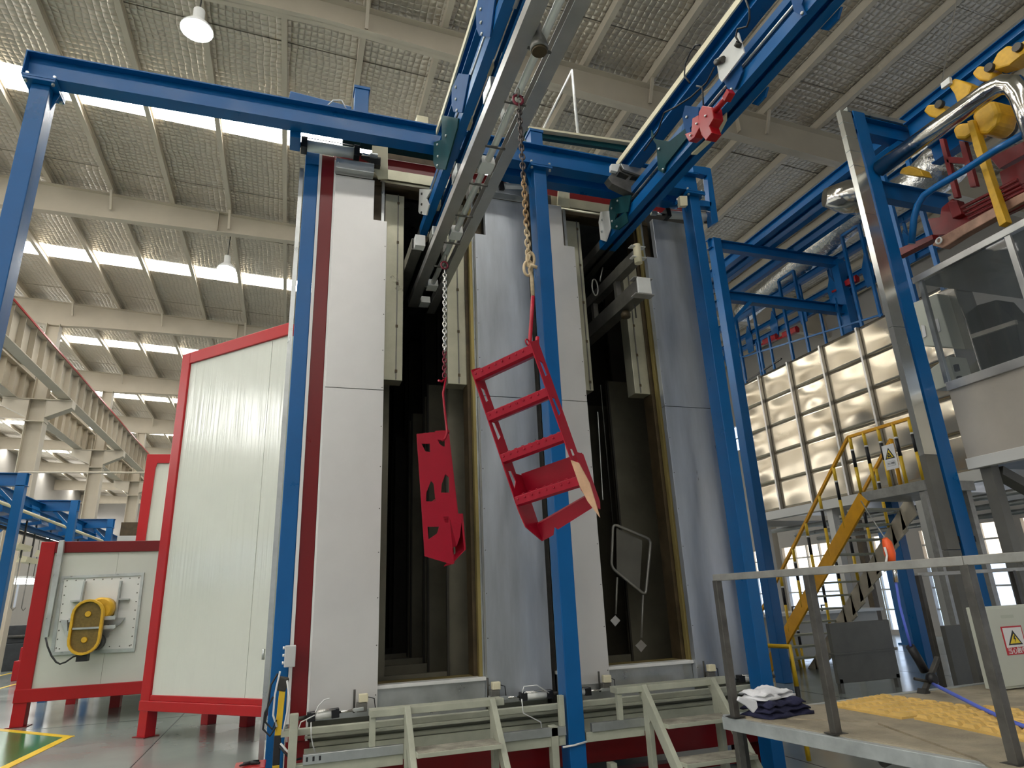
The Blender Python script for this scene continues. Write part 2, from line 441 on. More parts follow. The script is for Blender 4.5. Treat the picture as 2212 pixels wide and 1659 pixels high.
# hall columns with crane brackets, crane runway girders
def hall_column(x, y, label):
    t = thing('hall_column', (x, y, 0), label, 'column', 'steel columns carrying the crane girders')
    a = MB(); a.ibeam((x, y, 0), (x, y, 9.0), .42, .55, .02, .014, up=(1,0,0)); a.build('lower_shaft', 'hall_steel', t)
    a = MB(); a.ibeam((x, y, 9.0), (x, y, zp(x)-.9), .34, .42, .016, .012, up=(1,0,0)); a.build('upper_shaft', 'hall_steel', t)
    a = MB()
    for s_ in (-1, 1):
        a.slab([[(x+s_*.26, y-.2, 9.0), (x+s_*1.05, y-.2, 9.0), (x+s_*1.05, y-.2, 8.75), (x+s_*.26, y-.2, 8.35)]], (0, .4, 0))
    a.box(x-1.05, x+1.05, y-.24, y+.24, 9.0, 9.03); a.box(x-.3, x+.3, y-.23, y+.23, 8.2, 8.24); a.build('crane_bracket', 'hall_steel', t)
for k, nm in enumerate(['nearest of the beige steel hall columns, at the left edge', 'second beige hall column along the crane girder', 'third beige hall column along the crane girder, beside the red framed panel',
                        'fourth beige hall column, far down the hall', 'farthest beige hall column at the end of the row']):
    hall_column(-8.7, 26.15+BAY*k, nm)
for xg, lab, rail in ((-7.88, 'beige crane runway girder with a red rail on top', True), (-9.52, 'beige crane runway girder behind the columns, without red rail', False)):
    t = thing('crane_girder', (xg, 20, 9.03), lab, 'girder')
    a = MB(); a.ibeam((xg, 17.0, 9.58), (xg, 62, 9.58), .36, 1.06, .025, .012); a.build('girder_beam', 'hall_steel', t)
    st = MB(); st.box(-.17, .17, -.01, .01, -.49, .49)
    first = None
    for j in range(50):
        loc = Vector((0, -2.6+j*.9, .55))
        if first is None:
            first = st.build('stiffener', 'hall_steel', None); first.parent = t; first.location = loc
        else: like(first, loc, t)
    a = MB(); a.box(xg+.185, xg+.215, 17.0, 62, 10.075, 10.13)
    a.build('rail', 'red_paint' if rail else 'hall_steel', t, label='red painted crane rail' if rail else None)
# high-bay lamps
def lamp(c, label, rod=.7):
    t = thing('high_bay_lamp', c, label, 'lamp', 'high bay lamps under the roof'); c = Vector(c)
    a = MB(); a.lathe(c, (0,0,1), [(0, .25), (.03, .25), (.10, .20), (.20, .10), (.22, .09), (.42, .09), (.44, .05)], 24); a.build('lamp_shade', 'white_plastic', t)
    a = MB(); a.lathe(c+Vector((0,0,-.03)), (0,0,1), [(0, .02), (.005, .20), (.035, .235)], 24); a.build('lens', 'lamp_glow', t)
    a = MB(); a.tube([c+Vector((0,0,.42)), c+Vector((.02,.02,.42+rod))], .014, 6); a.build('hanging_rod', 'dark_steel', t)
lamp(P(425, 66, 'z', 10.7), 'bright high bay lamp nearest the camera, above the blue beam', 1.0)
lamp(P(489, 582, 'z', 10.9), 'bright high bay lamp hanging before the second daylight strip', .8)
lamp(P(72, 842, 'z', 10.6), 'small far high bay lamp beside the crane girder at left', 1.6)
lamp(P(1290, 1210, 'z', 10.6) if False else Vector((6.8, 18.3, 10.7)), 'high bay lamp beyond the ovens, half hidden by the right track', .8)

# ================================================================== THE OVEN
oven = thing('curing_oven', (2.3, 8, 0), 'tall grey two-lane curing oven with red frame posts and two open doorways', 'oven')
Y0 = 6.12
def part(mb, name, m, par=oven, **k): return mb.build(name, m, par, **k)
# red corner post and header beams, red base frame
part(MB().box(.075, .205, 6.0, 6.14, .62, 6.10), 'frame_post', 'dark_red_paint', bevel=.006, label='dark red corner post')
part(MB().box(.205, .222, 5.985, 6.0, .62, 6.05), 'edge_strip', 'white_plastic')
part(MB().box(.05, .078, 5.99, 6.0, .75, 6.10), 'edge_strip', 'white_plastic')
part(MB().box(4.52, 4.64, 6.02, 6.16, .55, 6.00), 'frame_post', 'dark_red_paint', bevel=.006)
part(MB().box(.2, 4.6, 6.20, 6.34, 6.18, 6.34), 'header_beam', 'dark_red_paint', bevel=.006, label='dark red header beam')
part(MB().box(.2, 4.6, 6.17, 6.34, 6.05, 6.175), 'header_panel', 'air_duct')
part(MB().box(.2, 4.6, 6.20, 6.34, 5.95, 6.05), 'header_panel', 'rust_brown')
part(MB().tube([(.70, 6.14, 5.97), (1.75, 6.14, 5.97)], .03, 12), 'head_tube', 'air_duct')
part(MB().tube([(2.80, 6.14, 5.97), (3.88, 6.14, 5.97)], .03, 12), 'head_tube', 'air_duct')
part(MB().box(.1, 4.6, 6.10, 6.24, .02, .10), 'base_beam', 'dark_red_paint', bevel=.006)
part(MB().box(.1, 4.6, 6.02, 6.12, .20, .41), 'base_beam', 'dark_red_paint', bevel=.006, label='dark red lower base beam')
part(MB().box(.06, .24, 6.02, 6.5, 0, .62), 'base_leg', 'dark_red_paint'); part(MB().box(4.44, 4.62, 6.02, 6.5, 0, .62), 'base_leg', 'dark_red_paint')
# apron sheets below the doors
part(MB().box(.2, 4.62, 6.015, 6.03, .41, .56), 'apron_sheet', 'step_paint')
part(MB().box(.2, 4.62, 6.10, 6.14, .40, .86), 'apron_sheet', 'step_paint')
part(MB().box(.2, 4.62, 6.02, 6.06, .66, .70), 'door_rail', 'galvanised', bevel=.004); part(MB().box(.2, 4.62, 6.04, 6.09, .56, .60), 'door_rail', 'step_paint', bevel=.004)
part(MB().box(.2, 4.62, 5.98, 6.12, .635, .655), 'rail_shelf', 'step_paint')
# sills
for (a, b, nm) in ((.74, 1.70, 0), (2.36, 3.80, 0)):
    part(MB().box(a, b, 6.04, 6.12, .70, .97), 'sill_sheet', 'galvanised')
    part(MB().box(a, b, 6.0, 6.13, .945, .975), 'sill_lip', 'pipe_white', bevel=.004)
    part(MB().box(a, b, 6.13, 6.32, .93, .975), 'sill_gasket', 'gasket_gold')
# dark lining frame around each doorway
for (a, b) in ((.76, 1.655), (2.865, 3.79)):
    part(MB().box(a-.16, a-.05, 6.11, 6.14, .97, 5.95), 'door_jamb', 'rust_brown')
    part(MB().box(b+.05, b+.16, 6.11, 6.14, .97, 5.95), 'door_jamb', 'rust_brown')
    part(MB().box(a-.05, a-.02, 6.08, 6.30, .97, 5.95), 'jamb_strip', 'galvanised')
    part(MB().box(b+.0, b+.03, 6.06, 6.12, .97, 5.95), 'jamb_strip', 'gasket_gold', label='golden brown door gasket strip')
    part(MB().box(b+.03, b+.05, 6.05, 6.30, .97, 5.95), 'jamb_strip', 'galvanised')
    part(MB().box(b-.03, b+.03, 6.14, 6.32, .97, 5.95), 'jamb_lining', 'rust_brown')
    part(MB().box(a-.16, b+.16, 6.10, 6.16, 5.90, 5.95), 'head_lining', 'rust_brown')
# middle post between the lanes (dark gap, cover strip)
part(MB().box(2.30, 2.50, 6.10, 6.14, .62, 5.9), 'mullion_sheet', 'galvanised')
part(MB().box(2.315, 2.375, 6.04, 6.10, .66, 5.9), 'mullion_gap', 'dark_steel')
# body
zt = 6.15
for (a, b) in ((.10, .60), (1.82, 2.70), (3.96, 4.62)):
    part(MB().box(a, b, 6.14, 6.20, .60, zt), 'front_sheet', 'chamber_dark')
part(MB().box(.10, .16, 6.2, 16.5, .40, zt), 'side_wall', 'cream_panel'); part(MB().box(4.56, 4.62, 6.2, 16.5, .40, zt), 'side_wall', 'door_sheet_cool_lit')
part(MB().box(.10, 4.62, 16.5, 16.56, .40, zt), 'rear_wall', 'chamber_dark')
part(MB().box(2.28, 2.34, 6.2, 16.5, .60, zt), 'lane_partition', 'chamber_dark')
part(MB().box(.16, 4.56, 6.34, 16.5, .84, .90), 'chamber_floor', 'chamber_sheet')
part(MB().box(.10, 4.62, 6.5, 16.56, zt, zt+.06), 'roof_sheet', 'galvanised')
part(MB().box(.72, 1.9, 6.36, 6.7, 6.15, 6.80), 'roof_housing', 'rust_brown', bevel=.01)

# baffle frames receding inside each lane (narrow throat below, wide above for the track)
for (c, xs) in ((1.20, [(6.62, .30), (7.42, .265), (8.0, .33), (8.7, .30), (9.2, .34), (10.1, .29), (10.8, .33), (11.8, .28), (12.8, .31)]),
                (3.33, [(6.95, .30), (7.9, .27), (8.9, .32), (9.9, .28), (11, .3), (12.2, .28)])):
    L_, R_ = (.16, 2.28) if c < 2 else (2.34, 4.56)
    for i, (y, h) in enumerate(xs):
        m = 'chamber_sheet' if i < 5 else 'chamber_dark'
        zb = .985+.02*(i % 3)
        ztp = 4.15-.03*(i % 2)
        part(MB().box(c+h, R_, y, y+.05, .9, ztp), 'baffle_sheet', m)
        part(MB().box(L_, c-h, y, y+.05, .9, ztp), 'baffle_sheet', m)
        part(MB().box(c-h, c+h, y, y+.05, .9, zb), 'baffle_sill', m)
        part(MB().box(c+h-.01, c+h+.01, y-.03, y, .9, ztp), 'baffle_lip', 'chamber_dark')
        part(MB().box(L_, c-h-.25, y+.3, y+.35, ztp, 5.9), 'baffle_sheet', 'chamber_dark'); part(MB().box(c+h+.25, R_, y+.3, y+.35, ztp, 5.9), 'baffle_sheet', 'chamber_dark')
# air curtain ducts hanging in the upper door corners
def airduct(x0, x1, z0, z1, seam):
    part(MB().box(x0, x1, 6.17, 6.34, z0, z1), 'air_duct', 'air_duct', bevel=.004)
    part(MB().box(seam-.006, seam+.006, 6.160, 6.17, z0+.01, z1), 'duct_seam', 'dull_steel')
    for k in range(5): part(MB().box(seam-.012, seam+.012, 6.155, 6.16, z0+.08+k*(z1-z0-.2)/4, z0+.11+k*(z1-z0-.2)/4), 'duct_clip', 'rust_brown')
airduct(.76, .965, 3.72, 5.86, .90); airduct(1.43, 1.66, 3.72, 5.86, 1.545); airduct(2.83, 3.06, 3.74, 5.86, 3.02); airduct(3.57, 3.80, 3.74, 5.4, 3.64)
# guide channels down inside left lane
part(MB().bar((3.25, 6.5, 3.6), (3.22, 6.5, 2.6), .008, .008), 'thin_rod', 'pipe_white')

# blue door post and galvanised flashing beside the red post
t = thing('door_post', (-.02, 6.1, 0), 'blue painted steel post standing beside the dark red oven post', 'post')
MB().box(-.085, .05, 6.02, 6.16, 0, 5.97).build('post_shaft', 'blue_paint', t, bevel=.006)
MB().box(-.085, .06, 6.0, 6.18, 5.97, 6.14).build('post_head', 'blue_paint', t, bevel=.004)
o = MB().box(-.135, -.095, 6.04, 6.10, .45, 5.93).build('corner_flashing', 'galvanised'); tag(o, 'narrow galvanised flashing strip left of the blue door post', 'flashing')
t = thing('door_post', (4.46, 5.98, 0), 'dark blue post partly hidden behind the right gantry post', 'post')
MB().box(4.42, 4.50, 5.82, 5.94, 0, 5.75).build('post_shaft', 'blue_paint', t, bevel=.006)

# sliding door leaves
def leaf(x0, x1, xn, side, zb, zt_, m, label, seam=3.545, zn=5.385):
    """side +1: the notch is at the right upper corner"""
    t = thing('sliding_door', ((x0+x1)/2, 6, zb), label, 'door', 'sliding oven door leaves')
    y = 5.965
    lo = [(x0, y, zb), (x1, y, zb), (x1, y, seam-.004), (x0, y, seam-.004)]
    MB().slab([lo], (0, .07, 0)).build('lower_sheet', m, t, bevel=.003)
    if side > 0: up = [(x0, y, seam+.002), (x1, y, seam+.002), (x1, y, zn), (xn, y, zn), (xn, y, zt_), (x0, y, zt_)]
    else: up = [(x0, y, seam+.002), (x1, y, seam+.002), (x1, y, zt_), (xn, y, zt_), (xn, y, zn), (x0, y, zn)]
    MB().slab([up], (0, .07, 0)).build('upper_sheet', m, t, bevel=.003)
    sc_ = MB()
    xe = x1-.015 if side > 0 else x0+.015
    for k in range(12): sc_.lathe((xe, y-.003, zb+.15+k*.38), (0,1,0), [(0, .004), (.004, .006)], 8)
    sc_.build('rivet', 'dull_steel', t, kind='stuff')
    MB().box(x0, x1, y-.006, y, zb, zb+.05).build('bottom_edge', 'galvanised', t)
leaf(.222, .757, .619, 1, .76, 5.86, 'door_sheet', 'pale left sliding door leaf beside the dark red post')
leaf(1.70, 2.30, 1.82, -1, .76, 5.86, 'door_sheet_cool_lit', 'streaky grey sliding door leaf left of the middle blue post')
leaf(2.38, 2.872, 2.745, 1, .80, 5.90, 'door_sheet', 'sliding door leaf directly behind the middle blue post')
leaf(3.80, 4.415, 3.94, -1, .76, 5.92, 'door_sheet_cool_lit', 'stained rightmost sliding door leaf')

# pneumatic cylinders
def cylinder(p, q, r, label, fork=True, hose=None):
    """p = cap end, q = rod end of the barrel"""
    p = Vector(p); q = Vector(q); d = (q-p).normalized()
    t = thing('pneumatic_cylinder', p, label, 'cylinder', 'pneumatic cylinders on the oven doors')
    MB().tube([p, q], r, 20).build('barrel', 'pipe_white', t)
    for e, c in ((-1, p), (1, q)):
        MB().bar(c-d*.03, c+d*.03, r*2.2, r*2.2).build('end_cap', 'black_paint', t, bevel=.004)
    MB().tube([q, q+d*.16], r*.32, 10).build('piston_rod', 'chrome', t)
    MB().bar(q+d*.14, q+d*.22, r*.9, r*.9).build('rod_fork', 'galvanised', t, bevel=.003)
    for s_ in (-1, 1): MB().tube([p+Vector((0, r*s_*.95, r*.95)), q+Vector((0, r*s_*.95, r*.95))], .005, 6).build('tie_rod', 'chrome', t)
    MB().tube([p-d*.03, p-d*.10], r*.5, 8).build('clevis', 'dark_steel', t)
    if hose: MB().tube([Vector(h) for h in hose], .005, 6).build('air_hose', 'white_plastic', t)
    return t
cylinder(P(657, 314, 'y', 5.9), P(770, 332, 'y', 5.9), .058, 'large cylinder on top of the left door leaf')
cylinder(P(672, 1548, 'y', 5.86), P(724, 1540, 'y', 5.86), .03, 'small cylinder at the foot of the left door leaf',
         hose=[P(680, 1545, 'y', 5.80), P(650, 1560, 'y', 5.80), P(636, 1600, 'y', 5.80)])
cylinder(P(1186, 1499, 'y', 5.86), P(1130, 1504, 'y', 5.86), .03, 'small cylinder at the foot of the streaky middle leaf',
         hose=[P(1186, 1497, 'y', 5.83), P(1160, 1480, 'y', 5.83), P(1132, 1483, 'y', 5.83), P(1128, 1497, 'y', 5.83)])
cylinder(P(1225, 1497, 'y', 5.86), P(1268, 1493, 'y', 5.86), .03, 'small cylinder emerging right of the middle blue post')
cylinder(P(1655, 1462, 'y', 5.86), P(1600, 1466, 'y', 5.86), .03, 'small cylinder behind the right blue post')
cylinder(P(1055, 372, 'y', 5.95) if False else P(1160, 409, 'y', 5.9), P(1080, 405, 'y', 5.9), .055, 'large cylinder above the streaky middle leaf, behind the blue post')
cylinder(P(1529, 470, 'y', 5.9), P(1440, 463, 'y', 5.9), .05, 'large cylinder above the rightmost leaf, behind the right blue post')
# upright cream mounting plates above the doors
def plate_on(name, pts, y, th, m, label, cat, holes=[]):
    o = MB().slab([[P(*p, 'y', y) for p in pts]]+[[P(*p, 'y', y) for p in h] for h in holes], (0, th, 0)).build(name, m, bevel=.003)
    tag(o, label, cat); return o
plate_on('mounting_plate', [(804, 314), (838, 318), (838, 386), (818, 386), (804, 362)], 5.98, .02, 'cream_plastic', 'cream mounting plate at the rod end of the left top cylinder', 'plate')
plate_on('mounting_plate', [(1213, 378), (1231, 384), (1231, 449), (1204, 443), (1206, 408)], 5.98, .02, 'cream_plastic', 'cream mounting plate right of the middle blue post head', 'plate')
plate_on('mounting_plate', [(1203, 366), (1216, 368), (1216, 398), (1202, 396)], 5.94, .02, 'pipe_white', 'small white plate above the cream plate beside the middle post', 'plate')
t = thing('door_hanger', P(820, 345, 'y', 5.93), 'dark bolted hanger joining the left top cylinder to its door', 'hanger')
MB().bar(P(782, 336, 'y', 5.93), P(812, 350, 'y', 5.93), .05, .05).build('hanger_rod', 'dark_steel', t)
MB().box(*[v for ab in zip(P(800, 360, 'y', 5.93), P(822, 338, 'y', 5.93)) for v in ab][:2], 5.90, 5.97, P(800, 358, 'y', 5.93).z, P(800, 340, 'y', 5.93).z).build('hanger_block', 'dark_steel', t, bevel=.004)
# top carriage housings of the doors (white-grey rounded roller covers)
t = thing('roller_cover', P(760, 370, 'y', 5.95), 'grey sheet metal roller cover over the left door leaf', 'cover')
MB().prof((.215, 5.92, 5.95), (.60, 5.92, 5.95), [(-.06,-.07),(.05,-.07),(.06,.03),(.02,.07),(-.06,.07)]).build('cover_shell', 'galvanised', t)
t = thing('roller_cover', P(1130, 420, 'y', 5.95), 'grey sheet metal roller cover over the streaky middle leaf', 'cover')
MB().prof((1.86, 5.92, 5.95), (2.28, 5.92, 5.95), [(-.06,-.07),(.05,-.07),(.06,.03),(.02,.07),(-.06,.07)]).build('cover_shell', 'galvanised', t)
# limit switches at the door feet
for (u_, v_, lab) in ((785, 1515, 'door limit switch beside the left beige steps'), (1072, 1488, 'door limit switch at the right end of the left steps'),
                      (1312, 1473, 'door limit switch beside the right beige steps'), (1538, 1449, 'door limit switch below the rightmost leaf')):
    c = P(u_, v_, 'y', 5.86)
    t = thing('limit_switch', c, lab, 'switch', 'limit switches at the door feet')
    MB().box(c.x-.035, c.x+.035, 5.84, 5.90, c.z-.005, c.z+.055).build('switch_body', 'cream_plastic', t, bevel=.004)
    MB().box(c.x-.05, c.x+.03, 5.85, 5.93, c.z-.075, c.z-.01).build('switch_bracket', 'dull_steel', t, bevel=.004)
    MB().tube([(c.x-.07, 5.88, c.z-.08), (c.x-.07, 5.88, c.z+.09)], .009, 8).build('stop_pin', 'dark_steel', t)
    MB().tube([(c.x+.03, 5.87, c.z+.03), (c.x+.09, 5.90, c.z+.01), (c.x+.11, 5.93, c.z-.10)], .004, 6).build('cable', 'black_rubber', t)
    MB().bar((c.x-.07, 5.88, c.z-.06), (c.x-.03, 5.88, c.z-.06), .02, .02).build('pin_arm', 'galvanised', t)

# ------------------------------------------------------------------ gantry over the doors
gan = thing('steel_gantry', (2.3, 5.5, 0), 'blue portal gantry: long H-beam on three box posts in front of the oven', 'gantry')
MB().ibeam((-2.42, 5.56, 6.175), (4.34, 5.56, 6.175), .15, .26, .014, .01).build('cross_beam', 'blue_paint', gan)
for x0, x1, zt_ in ((-2.34, -2.20, 6.0), (2.24, 2.385, 6.0), (4.17, 4.30, 6.0)):
    MB().box(x0, x1, 5.5, 5.68, 0, zt_-.02).build('post', 'blue_paint', gan, bevel=.006)
    MB().box(x0-.05, x1+.05, 5.44, 5.72, zt_-.02, zt_).build('cap_plate', 'blue_paint', gan)
    MB().box(x0-.05, x1+.05, 5.44, 5.72, zt_+.005, zt_+.025).build('cap_plate', 'blue_paint', gan)
    b = MB()
    for dx in (x0-.03, x1+.03):
        for dy in (5.47, 5.69): b.lathe((dx, dy, zt_-.04), (0,0,1), [(0, .014), (.1, .014)], 6)
    b.build('bolt', 'galvanised', gan, kind='stuff')
    for s_ in (-1, 1):
        xx = x0 if s_ < 0 else x1
        MB().slab([[(xx, 5.59, zt_-.02), (xx+s_*.05, 5.59, zt_-.02), (xx, 5.59, zt_-.2)]], (0, .01, 0)).build('gusset', 'blue_paint', gan)
MB().box(-2.42, -2.41, 5.48, 5.64, 6.05, 6.30).build('end_plate', 'blue_paint', gan)
MB().box(.28, 2.0, 6.03, 6.15, 6.37, 6.56).build('rear_beam', 'teal_paint', gan, bevel=.005)
for x in (.5, 1.9): MB().box(x-.04, x+.04, 5.60, 6.03, 6.31, 6.40).build('cross_bracket', 'teal_paint', gan)
MB().box(1.9, 4.1, 5.72, 5.86, 6.02, 6.12).build('rear_beam', 'blue_paint', gan, bevel=.005)
# stubs standing on the beam
for (u0, v0, nm) in ((780, 172, 1), (1155, 262, 1)):
    c = P(u0, v0+50, 'y', 5.60)
    MB().box(c.x-.07, c.x+.07, 5.53, 5.67, 6.30, 6.62 if u0 < 900 else 6.50).build('stub', 'blue_paint', gan, bevel=.005)
    MB().box(c.x-.08, c.x+.08, 5.52, 5.68, 6.62 if u0 < 900 else 6.50, 6.65 if u0 < 900 else 6.53).build('stub_cap', 'blue_paint', gan)
tag(MB().bar((-.28, 5.9, 6.655), (.34, 5.9, 6.60), .12, .09).build('cross_rail', 'blue_paint', bevel=.004), 'short blue rail lying behind the long beam, left of the stub', 'rail')
tag(MB().box(-.24, -.14, 5.637, 5.85, 5.98, 6.42).build('drop_bracket', 'blue_paint', bevel=.004), 'blue drop bracket at the left end of the top cylinder', 'bracket')
tag(MB().tube([P(708, 228, 'y', 5.7), P(720, 217, 'y', 5.7), P(738, 217, 'y', 5.7), P(748, 235, 'y', 5.7)], .008, 6).build('air_hose', 'white_plastic'), 'small white hose loop on top of the blue beam', 'hose')
tag(MB().tube([P(1216, 1614, 'y', 5.48), P(1240, 1610, 'y', 5.485), P(1268, 1602, 'y', 5.485)], .008, 6).build('cable_tie', 'white_plastic'), 'white tie band round the middle blue post', 'tie')
tag(MB().box(.98, 1.10, 5.50, 5.60, 6.306, 6.40).build('packing_block', 'cream_plastic', bevel=.004), 'small cream block lying on the blue beam beside the left track', 'block')
# rear top frame of the lanes
fr = thing('cross_member', (2.9, 6.6, 6.5), 'cream edged steel cross member behind the gantry, between the tracks', 'frame')
MB().bar(P(1125, 278, 'y', 6.4), P(1385, 315, 'y', 6.4), .10, .03).build('top_flange', 'cream_plastic', fr)
MB().bar(P(1125, 288, 'y', 6.44), P(1385, 327, 'y', 6.44), .05, .09).build('web', 'teal_paint', fr)
for u_ in (1140, 1370):
    c = P(u_, 290+(u_-1125)*.15, 'y', 6.42); MB().box(c.x-.03, c.x+.03, 6.28, 6.46, 6.3, c.z).build('support_leg', 'teal_paint', fr)
MB().bar(P(1128, 318, 'y', 6.5), P(1350, 362, 'y', 6.5), .09, .10).build('lower_member', 'blue_paint', fr)
o = thing('tripod_rod', P(1235, 152, 'y', 6.42), 'pale pair of rods meeting at a point above the oven', 'rod')
MB().tube([P(1235, 152, 'y', 6.42), P(1249, 296, 'y', 6.42)], .020, 8).build('rod', 'pipe_white', o)
MB().tube([P(1235, 152, 'y', 6.42), P(1170, 286, 'y', 6.42)], .014, 8).build('rod', 'pipe_white', o)

# ================================================================== OVERHEAD TRACKS
def crop(s_, ox, oy, pts): return [(ox+a/s_, oy+b/s_) for a, b in pts]
def xplate(par, name, pts, x, th, m, holes=[], bolts=[], bm_='galvanised'):
    pl_ = MB().slab([[P(*p, 'x', x) for p in pts]]+[[P(*p, 'x', x) for p in h] for h in holes], (th, 0, 0)).build(name, m, par, bevel=.002)
    for b in bolts:
        c = P(*b, 'x', x); MB().lathe(c-Vector((.014, 0, 0)), (1,0,0), [(0, .010), (.008, .014), (.014, .014)], 6).build('bolt', bm_, pl_)
def track(xc, zb, x_up, m1, lab, yend_up, y0=.7):
    t = thing('conveyor_track', (xc, 3, zb), lab, 'conveyor', 'overhead conveyor tracks into the oven')
    MB().ibeam((x_up, y0, 6.12), (x_up, yend_up, 6.12), .15, .20, .014, .01).build('upper_beam', 'blue_paint', t)
    MB().box(x_up-.092, x_up-.075, y0, yend_up, 6.17, 6.235).build('edge_strip', 'cream_plastic', t, label='cream strip along the beam edge')
    for s_ in (-1, 1):
        MB().chan((xc+s_*.062, y0, zb+.055), (xc+s_*.062, 6.05, zb+.055), .075, .11, .008, flip=-s_).build('free_track_channel', 'blue_paint', t)
        MB().chan((xc+s_*.062, 6.05, zb+.055), (xc+s_*.062, 14.5, zb+.055), .075, .11, .008, flip=-s_).build('free_track_channel', 'dull_steel', t)
        MB().chan((xc+s_*.04, y0, zb+.30), (xc+s_*.04, 6.05, zb+.30), .05, .07, .007, flip=-s_).build('power_track_channel', 'blue_paint', t)
    MB().tube([(xc-.088, y0, zb+.17), (xc-.088, 5.9, zb+.17)], .011, 8).build('guide_rod', 'galvanised', t)
    for k in range(9):
        y = 1.2+k*.62
        MB().box(xc-.02, xc+.02, y, y+.10, zb+.05, zb+.12).build('chain_dog', 'cream_plastic' if k % 3 else 'galvanised', t)
    return t
tl = track(1.215, 5.33, 1.265, 'teal_paint', 'blue overhead track with hexagonal side plates leading into the left doorway', 5.47)
A = crop(4.148, 900, 0, [(560,-60),(710,-60),(690,60),(655,330),(560,322),(536,262),(530,110)])
B = crop(4.148, 900, 0, [(375,657),(470,668),(452,760),(405,1010),(330,1003),(312,942),(314,790)])
C = crop(4.366, 600, 180, [(1470,556),(1545,530),(1545,300),(1700,330),(1690,420),(1578,815),(1490,805),(1466,745)])
D = crop(3.317, 800, 400, [(352,28),(438,30),(400,95),(420,140),(400,216),(352,205),(343,190)])
xplate(tl, 'side_plate', A, 1.10, .012, 'blue_plate', bolts=crop(4.148, 900, 0, [(580,85),(583,203),(590,305)]))
xplate(tl, 'side_plate', B, 1.10, .012, 'blue_plate', bolts=crop(4.148, 900, 0, [(357,782),(357,890),(366,990)]))
xplate(tl, 'side_plate', C, 1.10, .012, 'teal_paint', bolts=crop(4.366, 600, 180, [(1510,580),(1515,690),(1512,775),(1592,495)]))
xplate(tl, 'side_plate', D, 1.10, .012, 'pipe_white', bolts=crop(3.317, 800, 400, [(372,62),(371,138),(369,196)]), bm_='dark_steel')
tr = track(3.335, 5.45, 3.325, 'teal_paint', 'blue overhead track with light-tinted plates leading into the right doorway', 5.47)
for k, (pts, m, bl) in enumerate([
    (crop(3.949, 1050, 280, [(1060,598),(1185,562),(1235,560),(1210,700),(1110,720),(1098,770),(1190,700),(1210,790),(1130,855),(1068,845),(1045,690)]), 'teal_paint', [(1124,608),(1075,672),(1078,782),(1117,828)]),
    (crop(3.949, 1050, 280, [(1408,0),(1440,80),(1560,100),(1700,-10),(1720,60),(1530,300),(1510,370),(1465,345),(1452,130),(1405,60)]), 'teal_paint', [(1480,165),(1513,340)]),
    (crop(3.949, 1050, 280, [(975,700),(1052,690),(1060,840),(1030,930),(1022,955),(975,940),(958,790)]), 'pipe_white', [(992,770),(990,868)]),
    (crop(4.148, 1300, 0, [(745,945),(870,960),(860,1040),(790,1150),(820,1270),(750,1240),(735,1130),(720,1050)]), 'blue_plate', [(765,1050)]),
    (crop(4.148, 1300, 0, [(1690,-20),(1720,100),(1800,150),(1830,130),(1790,40),(1810,-20)]), 'blue_plate', [(1800,118)]),
    (crop(4.148, 1300, 0, [(1085,720),(1240,560),(1260,640),(1190,800),(1130,800)]), 'blue_plate', [(1165,800)])]):
    xplate(tr, 'side_plate', pts, 3.205, .012, m, bolts=crop(3.949, 1050, 280, bl) if k < 3 else crop(4.148, 1300, 0, bl))
for (u_, v_) in ((1640, 205), (1795, 45)):
    c = P(u_, v_, 'x', 3.45)
    MB().slab([[(3.45, c.y-.10, 5.46), (3.45, c.y+.10, 5.46), (3.45, c.y+.05, 5.40), (3.45, c.y-.05, 5.40)]], (.02, 0, 0)).build('lug', 'blue_paint', tr)
o = MB().slab([[P(*p, 'z', 5.445) for p in crop(4.148, 1300, 0, [(800,1370),(940,1240),(1050,1070),(1120,1005),(1120,1060),(1060,1180),(850,1370)])]], (0,0,-.02)).build('wear_pad', 'cream_plastic', tr, label='cream pad under the slot')
# electrical things on the right beam
o = MB().slab([[P(*p, 'x', 3.16) for p in crop(4.148, 1300, 0, [(1025,540),(1220,290),(1275,470),(1075,735),(1050,700)])]], (.012, 0, 0)).build('sensor_plate', 'pipe_white')
tag(o, 'white sensor plate fixed along the right blue track', 'plate')
for (a_, b_) in (((1025, 560), (1090, 530)), ((1210, 420), (1230, 380))):
    q = crop(4.148, 1300, 0, [a_, b_]); o = MB().tube([P(*q[0], 'x', 3.14), P(*q[1], 'x', 3.14)], .028, 8).build('proximity_sensor', 'dark_steel')
    tag(o, 'dark sensor at the lower end of the white sensor plate' if a_[0] == 1025 else 'dark sensor at the upper end of the white sensor plate', 'sensor')
for pts, lab in ((crop(4.148, 1300, 0, [(880,405),(840,405),(790,470),(745,580),(740,680),(790,745)]), 'black cable looping beside the right upper beam'),
            (crop(4.148, 1300, 0, [(1290,0),(1320,80),(1325,170),(1300,240),(1215,260),(1200,330),(1230,380)]), 'black cable dropping to the white sensor plate'),
            (crop(4.148, 1300, 0, [(1010,600),(940,740),(800,870),(660,960),(560,1010),(500,1180),(380,1350)]), 'brown cable running down the right upper beam'),
            (crop(4.148, 1300, 0, [(850,770),(900,780),(905,860),(910,940)]), 'black cable above the red stopper')):
    tag(MB().tube([P(*p, 'x', 3.13) for p in pts], .008, 6).build('cable', 'black_rubber'), lab, 'cable')
